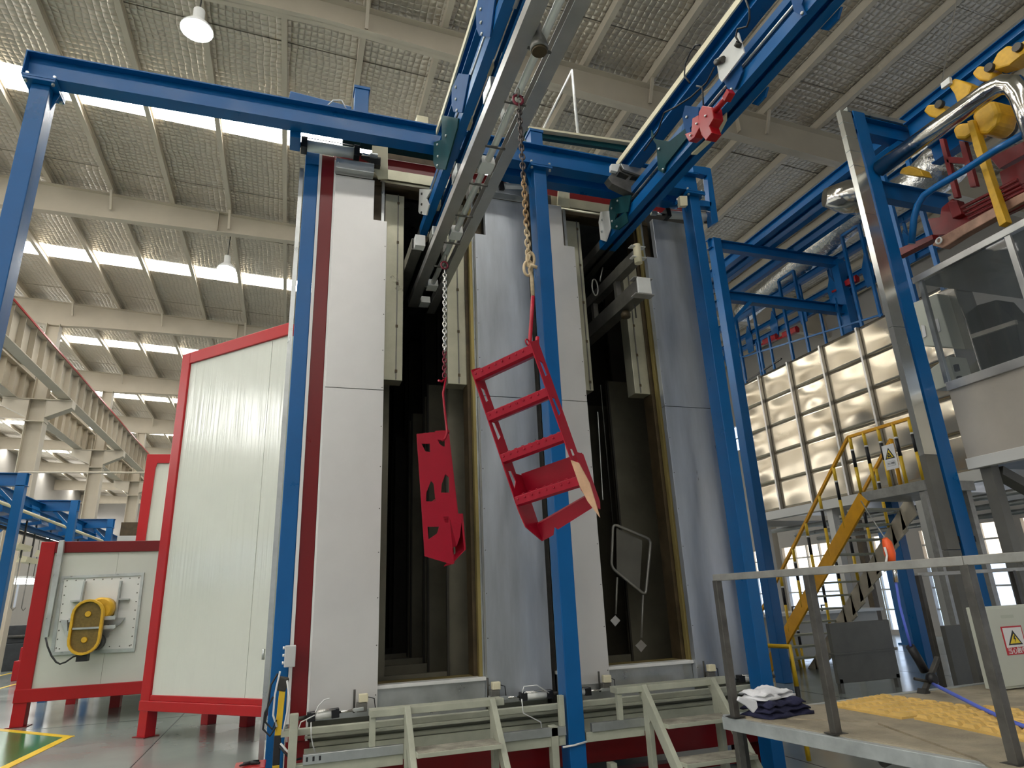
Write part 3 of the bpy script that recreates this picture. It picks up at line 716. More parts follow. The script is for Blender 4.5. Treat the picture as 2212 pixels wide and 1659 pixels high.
# red stopper unit on the right track
rs = thing('track_stopper', P(1510, 270, 'x', 3.14), 'glossy red stopper unit with push rod on the right overhead track', 'stopper')
q = lambda pts: [P(*p, 'x', 3.10) for p in crop(4.148, 1300, 0, pts)]
MB().slab([q([(900,945),(985,960),(1000,1060),(960,1130),(985,1190),(930,1260),(890,1210),(870,1130),(865,1010)])], (.10, 0, 0)).build('stopper_body', 'red_paint', rs, bevel=.006)
MB().slab([q([(810,1060),(865,1030),(880,1130),(830,1230),(780,1270),(740,1200),(800,1180)])], (.08, 0, 0)).build('stopper_arm', 'red_paint', rs, bevel=.005)
a_, b_ = q([(985, 990), (1115, 840)]); MB().tube([a_+Vector((.03,0,0)), b_+Vector((.03,0,0))], .026, 12).build('push_rod', 'red_paint', rs)
a_, b_ = q([(1085, 890), (1130, 810)]); MB().bar(a_+Vector((.03,0,0)), b_+Vector((.03,0,0)), .06, .06).build('rod_head', 'red_paint', rs, bevel=.005)
for c in q([(935, 1040), (800, 1215), (855, 1110)]): MB().lathe(c-Vector((.016,0,0)), (1,0,0), [(0, .008), (.016, .012)], 6).build('bolt', 'galvanised', rs)
# grey cast carriage stop in the right lane
cs = thing('carriage_bracket', P(1370, 385, 'y', 5.3), 'grey perforated carriage bracket under the right track', 'bracket')
q = lambda pts, y=5.28: [P(*p, 'y', y) for p in crop(4.879, 1300, 300, pts)]
MB().slab([q([(65,410),(200,260),(580,330),(600,480),(380,600),(110,470)]), q([(190,345),(290,390),(250,430),(150,395)]), q([(320,385),(430,415),(390,445),(290,430)])], (0, .10, 0)).build('bracket_web', 'dull_steel', cs, bevel=.005)
MB().slab([q([(100,262),(195,262),(165,345),(100,330)], 5.24)], (0, .05, 0)).build('bracket_ear', 'pipe_white', cs, bevel=.003)
MB().slab([q([(200,258),(580,330),(600,450),(400,380),(230,320)], 5.24)], (0, .03, 0)).build('bracket_face', 'aluminium', cs, bevel=.003)
# blue U bracket on the right post holding a cylinder
ub = thing('cylinder_bracket', P(1530, 420, 'y', 5.8), 'bright blue angular bracket on the head of the right gantry post', 'bracket')
q = lambda pts, y=5.78: [P(*p, 'y', y) for p in crop(4.879, 1300, 300, pts)]
for pts in ([(950,275),(1145,305),(1105,385),(965,345)], [(1105,310),(1150,310),(1230,870),(1160,905)], [(1020,640),(1160,660),(1160,715),(1030,705)], [(725,535),(820,560),(830,700),(735,690)]):
    MB().slab([q(pts)], (0, .09, 0)).build('bracket_arm', 'blue_paint', ub, bevel=.006)
MB().slab([q([(1070,390),(1105,390),(1140,660),(1110,660)], 5.86)], (0, .02, 0)).build('white_strip', 'white_plastic', ub)
tag(MB().slab([q([(820,600),(900,600),(905,700),(830,705)], 5.46)], (0, .05, 0)).build('tag_band', 'cream_plastic'), 'pale band around the right gantry post head', 'band')

# ------------------------------------------------------------------ load bars
lb = thing('load_bar', (1.27, 3.5, 4.8), 'twin silver load bar with a round pipe between, running into the left doorway', 'bar')
for (x0, x1, ye) in ((1.105, 1.205, 6.72), (1.345, 1.435, 6.85)):
    MB().chan(((x0+x1)/2, .9, 4.84), ((x0+x1)/2, ye, 4.84), x1-x0, .085, .006, flip=(1 if x0 < 1.2 else -1)).build('side_channel', 'aluminium', lb)
MB().tube([(1.275, .9, 4.83), (1.275, 6.3, 4.83)], .026, 16).build('center_pipe', 'pipe_white', lb)
for k in range(11):
    y = 1.5+k*.47
    MB().bar((1.195, y, 4.797), (1.35, y, 4.797), .016, .012).build('cross_rod', 'dull_steel', lb)
for y in (4.10, 5.12, 6.2, 6.62):
    MB().prof((1.22, y, 4.80), (1.33, y, 4.80), [(-.07,-.01),(.07,-.01),(.04,.08),(-.04,.08)]).build('saddle_block', 'pipe_white', lb, bevel=.004)
for y in (2.4, 3.6, 4.6, 5.6):
    MB().box(1.255, 1.295, y-.05, y+.05, 4.86, 5.40).build('trolley_hanger', 'dull_steel', lb, bevel=.003)
    MB().box(1.14, 1.26, y-.09, y+.09, 5.02, 5.12).build('trolley_block', 'galvanised', lb, bevel=.006)
c = P(1165, 104, 'z', 4.72)
sw = thing('swivel_hook', c, 'weathered round swivel with brown underside clipped to the load bar pipe', 'swivel')
MB().lathe(c+Vector((0,0,-.02)), (0,0,1), [(0, .052), (.03, .056), (.06, .050), (.12, .028), (.20, .022)], 20).build('swivel_body', 'dull_steel', sw)
MB().lathe(c+Vector((0,0,-.032)), (0,0,1), [(0, .044), (.012, .048)], 20).build('swivel_base', 'rust_brown', sw, label='rust brown underside')
# second carrier behind in the left lane
lb2 = thing('load_bar', (1.05, 6.5, 4.95), 'darker load bar lying left of the silver twin bar, inside the left doorway', 'bar')
MB().chan((1.02, 5.7, 5.0), (1.02, 7.0, 5.0), .10, .12, .006).build('side_channel', 'dull_steel', lb2)
MB().prof((.99, 5.66, 5.0), (1.09, 5.66, 5.0), [(-.05,-.06),(.05,-.06),(.05,.06),(-.05,.06)]).build('end_block', 'pipe_white', lb2, bevel=.004)
# bars waiting in the right doorway
rb = thing('load_bar', (3.33, 5.4, 4.63), 'lower grey box load bar with a bright end poking out of the right doorway', 'bar')
MB().box(3.262, 3.398, 5.36, 8.6, 4.55, 4.725).build('bar_body', 'dull_steel', rb, bevel=.004)
MB().box(3.255, 3.405, 5.33, 5.36, 4.55, 4.73).build('end_face', 'pipe_white', rb, bevel=.003)
MB().box(3.22, 3.44, 5.34, 5.44, 4.725, 4.735).build('end_flange', 'aluminium', rb); MB().box(3.22, 3.44, 5.34, 5.44, 4.54, 4.55).build('end_flange', 'aluminium', rb)
MB().lathe((3.33, 5.78, 4.47), (0,0,1), [(0, .05), (.04, .055), (.09, .03)], 16).build('swivel', 'rust_brown', rb)
MB().tube([(3.36, 5.62, 4.72), (3.36, 5.62, 4.40)], .008, 6).build('drop_rod', 'dark_steel', rb)
rb = thing('load_bar', (3.33, 5.5, 5.03), 'upper grey load bar ending in a short round stub in the right doorway', 'bar')
MB().box(3.285, 3.385, 5.42, 8.6, 4.96, 5.09).build('bar_body', 'dull_steel', rb, bevel=.004)
MB().tube([(3.33, 5.40, 4.93), (3.33, 5.40, 5.15)], .042, 16).build('end_stub', 'cream_plastic', rb)
for z in (4.99, 5.12): MB().box(3.25, 3.42, 5.37, 5.44, z, z+.008).build('end_flange', 'pipe_white', rb)
for y in (5.9, 6.5): MB().box(3.30, 3.36, y-.03, y+.03, 4.74, 4.96).build('link_plate', 'dull_steel', rb)
o = MB().torus((3.05, 5.9, 4.86), (1,0,0), (0,0,1), .035, .10, .009, 18).build('shackle', 'dull_steel')
tag(o, 'long oval shackle hanging in the right doorway', 'shackle')
MB().tube([(3.12, 5.9, 4.95), (3.33, 6.2, 5.3)], .008, 6).build('shackle_pin', 'dull_steel', o)

# ------------------------------------------------------------------ chains with steps
def chain(name, top, bot, n, label, segs):
    """alternating oval links; segs: list of (fraction, material)"""
    top = Vector(top); bot = Vector(bot)
    t = thing(name, top, label, 'chain', 'hanging chains'); d = (bot-top)/n; L = d.length
    src = {}
    for i in range(n):
        fr_ = i/n; m = [mm for f_, mm in segs if fr_ <= f_][0]
        key = (m, i % 2)
        ax = Vector((1,0,0)) if i % 2 else Vector((.25,.95,0))
        if key not in src:
            o = MB().torus((0,0,0), (0,0,1), ax, L*.74, L*.44, L*.17, 14, 6).build('link', m, None); o.parent = t; src[key] = o
            o.location = d*(i+.5)
        else: o = like(src[key], d*(i+.5), t)
        o.rotation_euler = (random.uniform(-.12, .12), random.uniform(-.12, .12), random.uniform(-.3, .3))
    return t
YL = 3.14
ct = chain('hanging_chain', P(1121, 228, 'y', YL), P(1143, 575, 'y', YL), 34, 'near steel chain turning rusty downward, hanging from the load bar pipe', [(.45, 'link_steel'), (.75, 'link_rust'), (1, 'hook_cream')])
hk = thing('chain_hook', P(1118, 205, 'y', YL), 'red shackle joining the near chain to the load bar pipe', 'shackle', None)
c = P(1119, 216, 'y', YL)
MB().torus(c, (0,0,1), (1,0,0), .036, .032, .009, 18, 8).build('shackle_ring', 'hook_red', hk)
MB().tube([c+Vector((-.035, 0, .035)), c+Vector((.035, 0, .03))], .008, 8).build('pin', 'black_paint', hk)
MB().torus(c+Vector((0,0,.055)), (0,0,1), (0,1,0), .030, .02, .007, 16).build('upper_ring', 'dull_steel', hk)
# loop of cream links and the hook rod carrying the ladder
lr = thing('hanger_rod', P(1146, 590, 'y', YL), 'long hook rod, cream above and red below, between near chain and ladder frame', 'rod')
for (u_, v_) in ((1146, 560), (1140, 580)): MB().torus(P(u_, v_, 'y', YL), (0,0,1), (1,0,.2), .045, .024, .009, 14).build('ring', 'hook_cream', lr)
MB().tube([P(1160, 578, 'y', YL-.03), P(1148, 573, 'y', YL-.03), P(1144, 582, 'y', YL), P(1149, 600, 'y', YL), P(1151, 640, 'y', YL)], .011, 10).build('hook_bend', 'hook_cream', lr)
MB().tube([P(1151, 640, 'y', YL), P(1148, 690, 'y', YL), P(1144, 745, 'y', YL), P(1150, 762, 'y', YL-.02), P(1160, 752, 'y', YL-.05), P(1161, 728, 'y', YL-.05)], .011, 10).build('lower_hook', 'part_red', lr)

# ladder frame hung by one corner, seen from the front
YA, YB_ = 3.32, 2.98
TL, TR = P(1018, 803, 'y', YA), P(1146, 742, 'y', YB_)
R_ = TR-TL; wL = R_.length; R_.normalize()
BL, BR = P(1140, 1140, 'y', YA), P(1320, 1105, 'y', YB_)
D_ = ((BL-TL)+(BR-TR)).normalized(); D_ = (D_-R_*D_.dot(R_)).normalized()
N_ = R_.cross(D_).normalized()
if N_.y < 0: N_ = -N_
hL = ((BL-TL).length+(BR-TR).length)/2
DP = .125
lad = thing('ladder_step', TR, 'red painted ladder step frame with four treads, hanging tilted from the near chain', 'ladder')
def lp(a, b, c): return TL+R_*a+D_*b+N_*c     # across, down, deep
def tri(b0, b1, c0, c1, c2): return [(b0, c0), (b1, c1), (b1, c2), (b0+(b1-b0)*.15, c0+.045)]
for side, a in ((0, 0), (1, wL-.006)):
    out = [(-.01, 0), (hL*.86, 0), (hL*.97, DP*.12) if side == 0 else (hL*.93, DP*.3), (hL*1.085, DP*1.0) if side == 0 else (hL*1.0, DP*.95), (hL*1.04, DP*1.15) if side == 0 else (hL*.96, DP*1.15), (hL*.68, DP*1.15), (hL*.66, DP*.72), (-.02, DP*.72)]
    holes = [[(hL*.10, .03), (hL*.20, .035), (hL*.19, .065), (hL*.12, .06)], [(hL*.32, .025), (hL*.44, .03), (hL*.42, .065), (hL*.335, .055)],
             [(hL*.63, .025), (hL*.74, .03), (hL*.70, .065), (hL*.635, .055)]]
    MB().slab([[lp(a, b, c) for b, c in out]]+[[lp(a, b, c) for b, c in h] for h in holes], R_*.006).build('side_rail', 'part_red', lad)
for i, b in enumerate((0.005, .265, .525, .785)):
    bb = hL*b
    MB().slab([[lp(.006, bb, .0), lp(.006, bb+.045, .0), lp(.006, bb+.058, .02), lp(.006, bb+.058, DP*.66), lp(.006, bb+.03, DP*.66), lp(.006, bb, DP*.6)]], R_*(wL-.012)).build('tread', 'part_red', lad, bevel=.002)
    s_ = MB()
    for k in range(8):
        c = lp(wL*(.10+.8*k/7), bb-.002, .04); s_.lathe(c, -D_, [(0, .010), (.003, .009), (.004, .005)], 8)
        c = lp(wL*(.06+.8*k/7), bb+.016, -.002); s_.lathe(c, -N_, [(0, .007), (.002, .004)], 8)
    s_.build('grip_boss', 'part_red', lad, kind='stuff')
MB().slab([[lp(0.006, hL*.67, DP*1.1), lp(wL-.006, hL*.67, DP*1.1), lp(wL-.006, hL*.83, DP*1.1), lp(.006, hL*.83, DP*1.1)]], N_*.006).build('back_plate', 'part_red', lad)
MB().slab([[lp(0.006, hL*.985, DP*.98), lp(wL-.006, hL*.90, DP*.90), lp(wL-.006, hL*.89, DP*1.12), lp(.006, hL*.975, DP*1.12)]], D_*.006).build('foot_plate', 'part_red', lad)
MB().slab([[lp(0.006, hL*.99, DP*.98), lp(wL-.006, hL*.905, DP*.90), lp(wL-.004, hL*.995, DP*.94), lp(wL*.93, hL*1.0, DP*.94), lp(wL*.91, hL*.98, DP*.94), lp(wL*.30, hL*1.045, DP*1.0), lp(wL*.26, hL*1.025, DP*1.0), lp(wL*.20, hL*1.07, DP*1.0), lp(0.006, hL*1.085, DP*1.0)]], N_*.006).build('toe_plate', 'part_red', lad)
MB().slab([[lp(wL-.004, hL*.69, -.002), lp(wL+.035, hL*.72, -.002), lp(wL+.055, hL*.84, -.002), lp(wL+.045, hL*1.03, -.002), lp(wL+.01, hL*.93, -.002), lp(wL-.004, hL*.84, -.002)]], N_*.006).build('bare_patch', 'bare_copper', lad, label='bare copper coloured corner')
MB().slab([[lp(-.003, hL*.86, .003), lp(-.003, hL*.96, DP*.13), lp(-.003, hL*1.05, DP*.80), lp(-.003, hL*.95, DP*.45)]], R_*.003).build('bare_patch', 'bare_copper', lad, label='bare copper coloured corner')
for a in (wL-.02,):
    MB().torus(lp(a, -.015, .01), D_, N_, .018, .018, .004, 12).build('eyelet', 'part_red', lad)

# second chain and step frame seen edge on
Y2 = 5.30
c0 = P(957, 565, 'y', Y2)
hk = thing('chain_hook', c0, 'red shackle joining the far chain to the load bar pipe', 'shackle')
MB().torus(P(960, 573, 'y', Y2), (0,0,1), (1,0,0), .036, .032, .009, 18, 8).build('shackle_ring', 'hook_red', hk)
MB().torus(P(962, 557, 'y', Y2), (0,0,1), (0,1,0), .030, .02, .007, 16).build('upper_ring', 'dull_steel', hk)
chain('hanging_chain', P(961, 584, 'y', Y2), P(960, 815, 'y', Y2), 30, 'far chain shining pale, hanging in the left doorway', [(.75, 'chrome'), (1, 'hook_red')])
lr = thing('hanger_rod', P(958, 822, 'y', Y2), 'thin red hook rod below the far chain in the left doorway', 'rod')
MB().tube([P(947, 822, 'y', Y2-.02), P(954, 824, 'y', Y2), P(964, 815, 'y', Y2), P(957, 850, 'y', Y2), P(961, 890, 'y', Y2), P(966, 932, 'y', Y2), P(962, 946, 'y', Y2-.012), P(955, 952, 'y', Y2+.015)], .010, 10).build('lower_hook', 'part_red', lr)
sf = thing('ladder_step', P(960, 938, 'y', Y2), 'red painted step frame seen edge on with cut-out side plate, in the left doorway', 'ladder')
q = lambda pts, y=Y2: [P(*p, 'y', y) for p in crop(2.962, 860, 680, pts)]
MB().slab([q([(120,762),(215,752),(318,748),(327,830),(380,1270),(330,1302),(358,1592),(345,1597),(170,1545)]),
           q([(150,825),(203,825),(205,878),(175,874)]), q([(252,798),(298,805),(300,840),(290,848),(262,822)]), q([(210,1062),(228,1080),(240,1195),(178,1193),(180,1140)]),
           q([(302,1018),(326,1040),(328,1138),(275,1138),(278,1085)]), q([(188,1356),(262,1356),(250,1398),(195,1437)]), q([(288,1292),(325,1292),(322,1330),(300,1328)])], (0, .008, 0)).build('side_rail', 'part_red', sf)
MB().slab([q([(118,765),(325,752),(385,1272),(345,1300),(360,1590),(172,1545)], Y2+.34), q([(150,825),(203,825),(205,878),(175,874)], Y2+.34), q([(210,1062),(228,1080),(240,1195),(178,1193),(180,1140)], Y2+.34), q([(188,1356),(262,1356),(250,1398),(195,1437)], Y2+.34), q([(262,790),(300,800),(300,845),(262,830)], Y2+.34), q([(275,1010),(328,1040),(328,1140),(275,1140)], Y2+.34)], (0, .008, 0)).build('side_rail', 'part_red', sf)
MB().slab([q([(330,1300),(375,1272),(412,1272),(395,1420),(375,1480)])], (0, .36, 0)).build('box_side', 'part_red', sf)
a_, b_, c_, d_ = q([(345,1597),(432,1500),(428,1380),(412,1272)], Y2+.02)
MB().slab([[a_, b_, b_+Vector((.0,.3,0)), a_+Vector((0,.3,0))]], (0,0,.006)).build('toe_plate', 'part_red', sf)
MB().slab([q([(400,1275),(415,1272),(434,1500),(424,1512)], Y2+.01)], (0, .30, 0)).build('back_plate', 'part_red', sf)
for (u0, v0) in ((285, 745), (290, 950), (305, 1165)):
    a_, b_ = q([(u0-45, v0+4), (u0+45, v0-2)]); MB().bar(a_+Vector((0,.17,0)), b_+Vector((0,.17,0)), .33, .02).build('tread', 'part_red', sf)

# grey hanging frame with diamond tags inside the right doorway
gf = thing('hanging_rack', P(1365, 1210, 'y', 6.55), 'grey rounded rectangular frame with two diamond tags hanging in the right doorway', 'frame')
q = lambda pts, y: [P(*p, 'y', y) for p in crop(2.765, 1250, 900, pts)]
f1, f2, f3, f4 = q([(205,640),(432,735),(400,1068),(195,900)], 6.55)
def rounded(c4, r=.25, n=5):
    out = []
    for i in range(4):
        a, b, c = c4[i-1], c4[i], c4[(i+1) % 4]
        p0 = b+(a-b).normalized()*min(.06, (a-b).length*r); p1 = b+(c-b).normalized()*min(.06, (c-b).length*r)
        for k in range(n+1):
            t_ = k/n; out.append(p0*(1-t_)**2+b*2*t_*(1-t_)+p1*t_**2)
    return out+[out[0]]
MB().tube(rounded([f1, f2, f3, f4]), .015, 10, cap=False).build('tube_frame', 'rail_steel', gf)
MB().slab([q([(225,665),(380,740),(365,1040),(228,940)], 6.57)], (0, .006, 0)).build('sheet', 'grey_panel', gf)
for (pts, dm) in (([(385,1065),(375,1320)], (373,1367)), ([(230,960),(222,1180)], (219,1217))):
    MB().tube(q(pts, 6.55), .011, 8).build('drop_rod', 'rail_steel', gf)
    cx_, cy_ = dm; s_ = 34 if cx_ > 300 else 30
    MB().slab([q([(cx_-s_,cy_),(cx_,cy_-s_),(cx_+s_,cy_),(cx_,cy_+s_+6)], 6.54)], (0, .006, 0)).build('diamond_tag', 'aluminium', gf)
MB().tube([f1, f1+Vector((0,0,1.6))], .006, 6).build('hanging_wire', 'dark_steel', gf)

# ================================================================== FOOT OF THE OVEN: STEPS AND FRAMES
def steps(x0, x1, lx0, lx1, label):
    t = thing('step_stair', ((x0+x1)/2, 5.2, 0), label, 'stair', 'beige steel step stairs before the doorways')
    MB().bar((lx0, 5.56, .835), (lx1, 5.56, .835), .14, .05).build('landing_bar', 'step_paint', t, bevel=.004)
    for x in (x0, x1):
        a = MB(); a.bar((x, 5.52, .84), (x, 4.83, .005), .045, .10, up=(0,0,1)); a.build('stringer', 'step_paint', t, bevel=.004)
        MB().box(x-.022, x+.022, 5.42, 5.50, 0, .80).build('rear_leg', 'step_paint', t, bevel=.003)
        MB().slab([[(x-.018, 5.50, .82), (x-.018, 5.50, .50), (x-.018, 5.38, .62)]], (.036, 0, 0)).build('gusset', 'step_paint', t)
    for (y, z) in ((5.29, .60), (5.07, .36), (4.90, .14)):
        MB().box(x0+.02, x1-.02, y-.11, y+.12, z-.035, z-.004).build('tread', 'step_paint', t, bevel=.003)
        MB().box(x0+.03, x1-.03, y-.105, y+.115, z-.004, z).build('tread_plate', 'tread', t, label='dusty textured tread plate')
steps(.925, 1.60, .65, 1.70, 'beige steel steps before the left doorway')
steps(2.955, 3.645, 2.70, 3.86, 'beige steel steps before the right doorway')
def floor_frame(x0, x1, posts, drops, label):
    t = thing('support_frame', (x0, 5.6, 0), label, 'frame', 'beige support frames at the foot of the doors')
    MB().box(x0+.05, x1, 5.50, 5.54, .545, .61).build('cable_trunking', 'galvanised', t, bevel=.003, label='pale metal cable trunking')
    MB().box(x0, x1, 5.52, 5.60, .47, .545).build('lower_rail', 'step_paint', t, bevel=.004)
    for (x, z) in posts: MB().box(x-.03, x+.03, 5.50, 5.58, 0, z).build('post', 'step_paint', t, bevel=.004)
    for (x, za, zb) in drops: MB().box(x-.022, x+.022, 5.51, 5.56, za, zb).build('drop_post', 'step_paint', t, bevel=.004)
    return t
ff = floor_frame(.13, .90, [(.105, .88)], [(.67, .61, .82)], 'beige support frame with cable trunking left of the left steps')
sl = MB()
for k in range(3): sl.box(.20+k*.045, .215+k*.045, 5.498, 5.50, .565, .595)
sl.build('slot', 'black_rubber', ff, kind='stuff')
MB().box(.02, .14, 5.62, 5.72, .72, .76).build('side_bracket', 'step_paint', ff); MB().box(.09, 4.5, 5.74, 5.80, .70, .745).build('upper_rail', 'step_paint', ff, bevel=.004)
ff = floor_frame(1.62, 2.22, [(2.12, .62)], [(2.20, .61, .84)], 'short beige support frame between the left steps and the middle blue post')
ff = floor_frame(2.40, 2.94, [(2.62, .30)], [(2.73, .60, .81)], 'beige support frame right of the middle blue post')
for (pts, lab) in (([(1127, 1510), (1130, 1540), (1168, 1560), (1172, 1585)], 'pale hose hanging between the left steps and the middle post'),
                   ([(712, 1509), (700, 1512), (688, 1525), (682, 1540)], 'short pale hose curling above the left foot cylinder'),
                   ([(672, 1560), (672, 1590), (676, 1610), (682, 1628)], 'thin white hose below the left foot cylinder')):
    tag(MB().tube([P(*p, 'y', 5.74) for p in pts], .005, 6).build('air_hose', 'white_plastic'), lab, 'hose')

# things hung at the blue door post, left
o = thing('junction_box', P(620, 1430, 'y', 5.85), 'small pale grey junction box on the blue door post, above the yellow handle', 'box')
a_, b_ = P(613, 1441, 'y', 5.85), P(634, 1394, 'y', 5.85)
MB().box(a_.x, b_.x+.02, 5.80, 5.92, a_.z, b_.z).build('box_body', 'grey_box', o, bevel=.005)
for k in range(3): MB().tube([(a_.x-.016, 5.86, a_.z+.03+k*.055), (a_.x, 5.86, a_.z+.03+k*.055)], .011, 8).build('cable_gland', 'white_plastic', o)
t = thing('bag_lance', P(600, 1560, 'y', 5.7), 'yellow and black handled tool strapped upright to the blue door post', 'tool')
MB().bar(P(610, 1490, 'y', 5.66), P(600, 1588, 'y', 5.66), .045, .05, up=(0,1,0)).build('yellow_handle', 'safety_yellow', t, bevel=.005)
MB().bar(P(600, 1588, 'y', 5.66), P(596, 1652, 'y', 5.66), .05, .05, up=(0,1,0)).build('black_band', 'black_rubber', t, bevel=.005)
MB().bar(P(596, 1652, 'y', 5.66), P(594, 1690, 'y', 5.66), .05, .05, up=(0,1,0)).build('yellow_foot', 'safety_yellow', t, bevel=.005)
MB().bar(P(614, 1462, 'y', 5.66), P(605, 1492, 'y', 5.66), .08, .07, up=(0,1,0)).build('clamp_head', 'dark_steel', t, bevel=.012)
for pts, m, lab in (([(600, 1455), (585, 1480), (578, 1530), (573, 1560), (588, 1575), (597, 1555)], 'black_rubber', 'black cable looped beside the yellow handled tool'),
               ([(590, 1505), (572, 1540), (568, 1575), (583, 1590), (596, 1570)], 'black_rubber', 'black cable hanging lowest beside the blue door post'),
               ([(605, 1450), (594, 1500), (590, 1545), (598, 1570)], 'white_plastic', 'white cable left of the yellow handled tool'),
               ([(620, 1470), (626, 1510), (616, 1560), (612, 1580)], 'white_plastic', 'white cable right of the yellow handled tool'),
               ([(604, 1612), (620, 1632), (640, 1641), (652, 1638)], 'black_rubber', 'dark cable running into the trunking'),
               ([(606, 1606), (622, 1624), (636, 1634)], 'white_plastic', 'white cable running into the trunking')):
    tag(MB().tube([P(*p, 'y', 5.62) for p in pts], .008, 6).build('cable', m), lab, 'cable')
t = thing('tool_box', (-.15, 5.6, 0), 'red metal tool box in the bottom left foreground with pliers on its lid', 'box')
MB().box(-.27, -.075, 5.42, 5.66, 0, .565).build('box_body', 'red_paint', t, bevel=.006)
MB().box(-.275, -.07, 5.415, 5.665, .565, .58).build('lid', 'red_paint', t, bevel=.004)
for k, (a_, b_) in enumerate((((-.24, 5.48), (-.12, 5.58)), ((-.22, 5.56), (-.11, 5.50)))):
    o = MB().tube([(a_[0], a_[1], .592), ((a_[0]+b_[0])/2, (a_[1]+b_[1])/2, .594), (b_[0], b_[1], .592)], [.006, .013, .008], 8).build('pliers_arm', 'black_rubber')
    tag(o, ['dark tool handle lying across the red tool box', 'second dark tool handle crossing the first on the red tool box'][k], 'tool')

# ================================================================== LEFT: ANGLED OVEN SECTION
def PP(a, b, p0, nrm):
    d = _r*(a-CX)-_u*(b-CY)+_f*FPX; nrm = Vector(nrm)
    return CAM+d*((Vector(p0)-CAM).dot(nrm)/d.dot(nrm))
F0 = Vector((-1.90, 11.42, 0)); DD = Vector((sin(radians(43.9)), -cos(radians(43.9)), 0)); NN = Vector((-DD.y, DD.x, 0))
if NN.y < 0: NN = -NN
Rt = PP(624, 692, F0, NN); Lr = (Rt-F0).dot(DD)+.02
ap = thing('angled_oven_wall', F0, 'tall white panelled oven wall in a red steel frame, set at an angle beside the blue post', 'oven')
def ab(a0, a1, n0, n1, z0, z1):
    m = MB(); vs = []
    for z in (z0, z1):
        for a, n in ((a0, n0), (a1, n0), (a1, n1), (a0, n1)): vs.append(F0+DD*a+NN*n+Vector((0,0,z)))
    return m._add(vs, [(0,3,2,1),(4,5,6,7),(0,1,5,4),(1,2,6,5),(2,3,7,6),(3,0,4,7)])
zt2, zb2 = 5.75, .545
ab(0, .20, 0, .2, .34, zt2).build('corner_post', 'red_paint', ap, bevel=.01)
ab(.20, Lr, 0, .12, zt2-.20, zt2).build('top_rail', 'red_paint', ap, bevel=.008)
ab(.0, Lr, -.01, .16, .34, .47).build('bottom_rail', 'red_paint', ap, bevel=.008)
ab(.20, Lr, .01, .12, .47, zb2).build('bottom_ledge', 'red_paint', ap, bevel=.006)
for a in (.02,): ab(a, a+.18, .0, .16, 0, .34).build('leg', 'red_paint', ap, bevel=.006)
ab(-.02, .24, -.04, .2, 0, .012).build('foot_plate', 'dark_red_paint', ap)
for a in (.06, .9): ab(a, a+.16, 1.0, 1.16, 0, zb2-.04).build('leg', 'red_paint', ap, bevel=.006)
sm_ = (PP(540, 1300, F0, NN)-F0).dot(DD)
sm_ = min(sm_, Lr-.3)
xs = [.20, sm_, Lr]
for i in range(len(xs)-1):
    pass
mw = mat('white_ribbed', (.60, .61, .55), .16, var=.03, rvar=.04)
_nt = mw.node_tree; _n = _nt.nodes; _L = _nt.links
_tc = _n.new('ShaderNodeTexCoord'); _mp = _n.new('ShaderNodeMapping'); _mp.inputs['Scale'].default_value = (1, 1, .03)
_L.new(_tc.outputs['Object'], _mp.inputs[0]); _no = _n.new('ShaderNodeTexNoise'); _no.inputs['Scale'].default_value = 16; _no.inputs['Detail'].default_value = 2
_L.new(_mp.outputs[0], _no.inputs['Vector']); _bp = _n.new('ShaderNodeBump'); _bp.inputs['Strength'].default_value = .35; _bp.inputs['Distance'].default_value = .02
_L.new(_no.outputs['Fac'], _bp.inputs['Height']); _L.new(_bp.outputs[0], _n['Principled BSDF'].inputs['Normal'])
for i in range(len(xs)-1):
    ab(xs[i]+.002, xs[i+1]-.002, .035+.003*(i % 2), .10, zb2, zt2-.20).build('wall_panel', 'white_ribbed', ap)
ab(0.05, 1.1, .12, 1.2, zb2-.05, zt2-.05).build('inner_casing', 'cream_panel', ap)
MB().tube([P(570, 1402, 'y', 9.55), P(568, 1425, 'y', 9.55)], .02, 6).build('latch', 'galvanised', ap)

# heater box with belt guard
hb = thing('heater_box', (-3.0, 13.58, 0), 'white box section with thick red frame and a belt driven fan on its front', 'oven')
yF = 13.58; x0, x1 = -4.10, -1.9
MB().box(x0, x0+.22, yF, yF+.22, .38, 2.91).build('corner_post', 'red_paint', hb, bevel=.01)
MB().box(x0+.22, x1, yF, yF+.22, 2.72, 2.91).build('top_rail', 'dark_red_paint', hb, bevel=.008)
MB().box(x0, x1, yF-.02, yF+.22, .36, .56).build('bottom_rail', 'red_paint', hb, bevel=.008)
MB().box(x0+.01, x0+.20, yF, yF+.2, 0, .36).build('leg', 'red_paint', hb, bevel=.006); MB().box(x0-.04, x0+.26, yF-.04, yF+.24, 0, .012).build('foot_plate', 'dark_red_paint', hb)
MB().box(x0+.03, x0+.2, yF+2.9, yF+3.1, 0, .36).build('leg', 'red_paint', hb); MB().box(x0+1.05, x0+1.22, yF+1.7, yF+1.9, 0, .36).build('leg', 'red_paint', hb)
MB().box(x0+.22, -2.9, yF+.04, yF+.12, .56, 2.72).build('wall_panel', 'white_panel', hb)
MB().box(-2.896, x1, yF+.04, yF+.12, .56, 2.72).build('wall_panel', 'white_panel', hb)
MB().box(x0+.04, x1, yF+.2, yF+3.1, .5, 2.85).build('casing', 'cream_panel', hb)
q = lambda pts, y=yF: [P(*p, 'y', y) for p in crop(2.967, 0, 1100, pts)]
fr_ = MB().slab([q([(393,430),(925,405),(862,912),(318,938)]), q([(410,445),(905,425),(850,890),(345,915)])], (0, .04, 0)).build('access_frame', 'galvanised', hb)
MB().slab([q([(408,443),(907,423),(852,892),(343,917)], yF+.02)], (0, .03, 0)).build('fan_plate', 'white_plastic', hb)
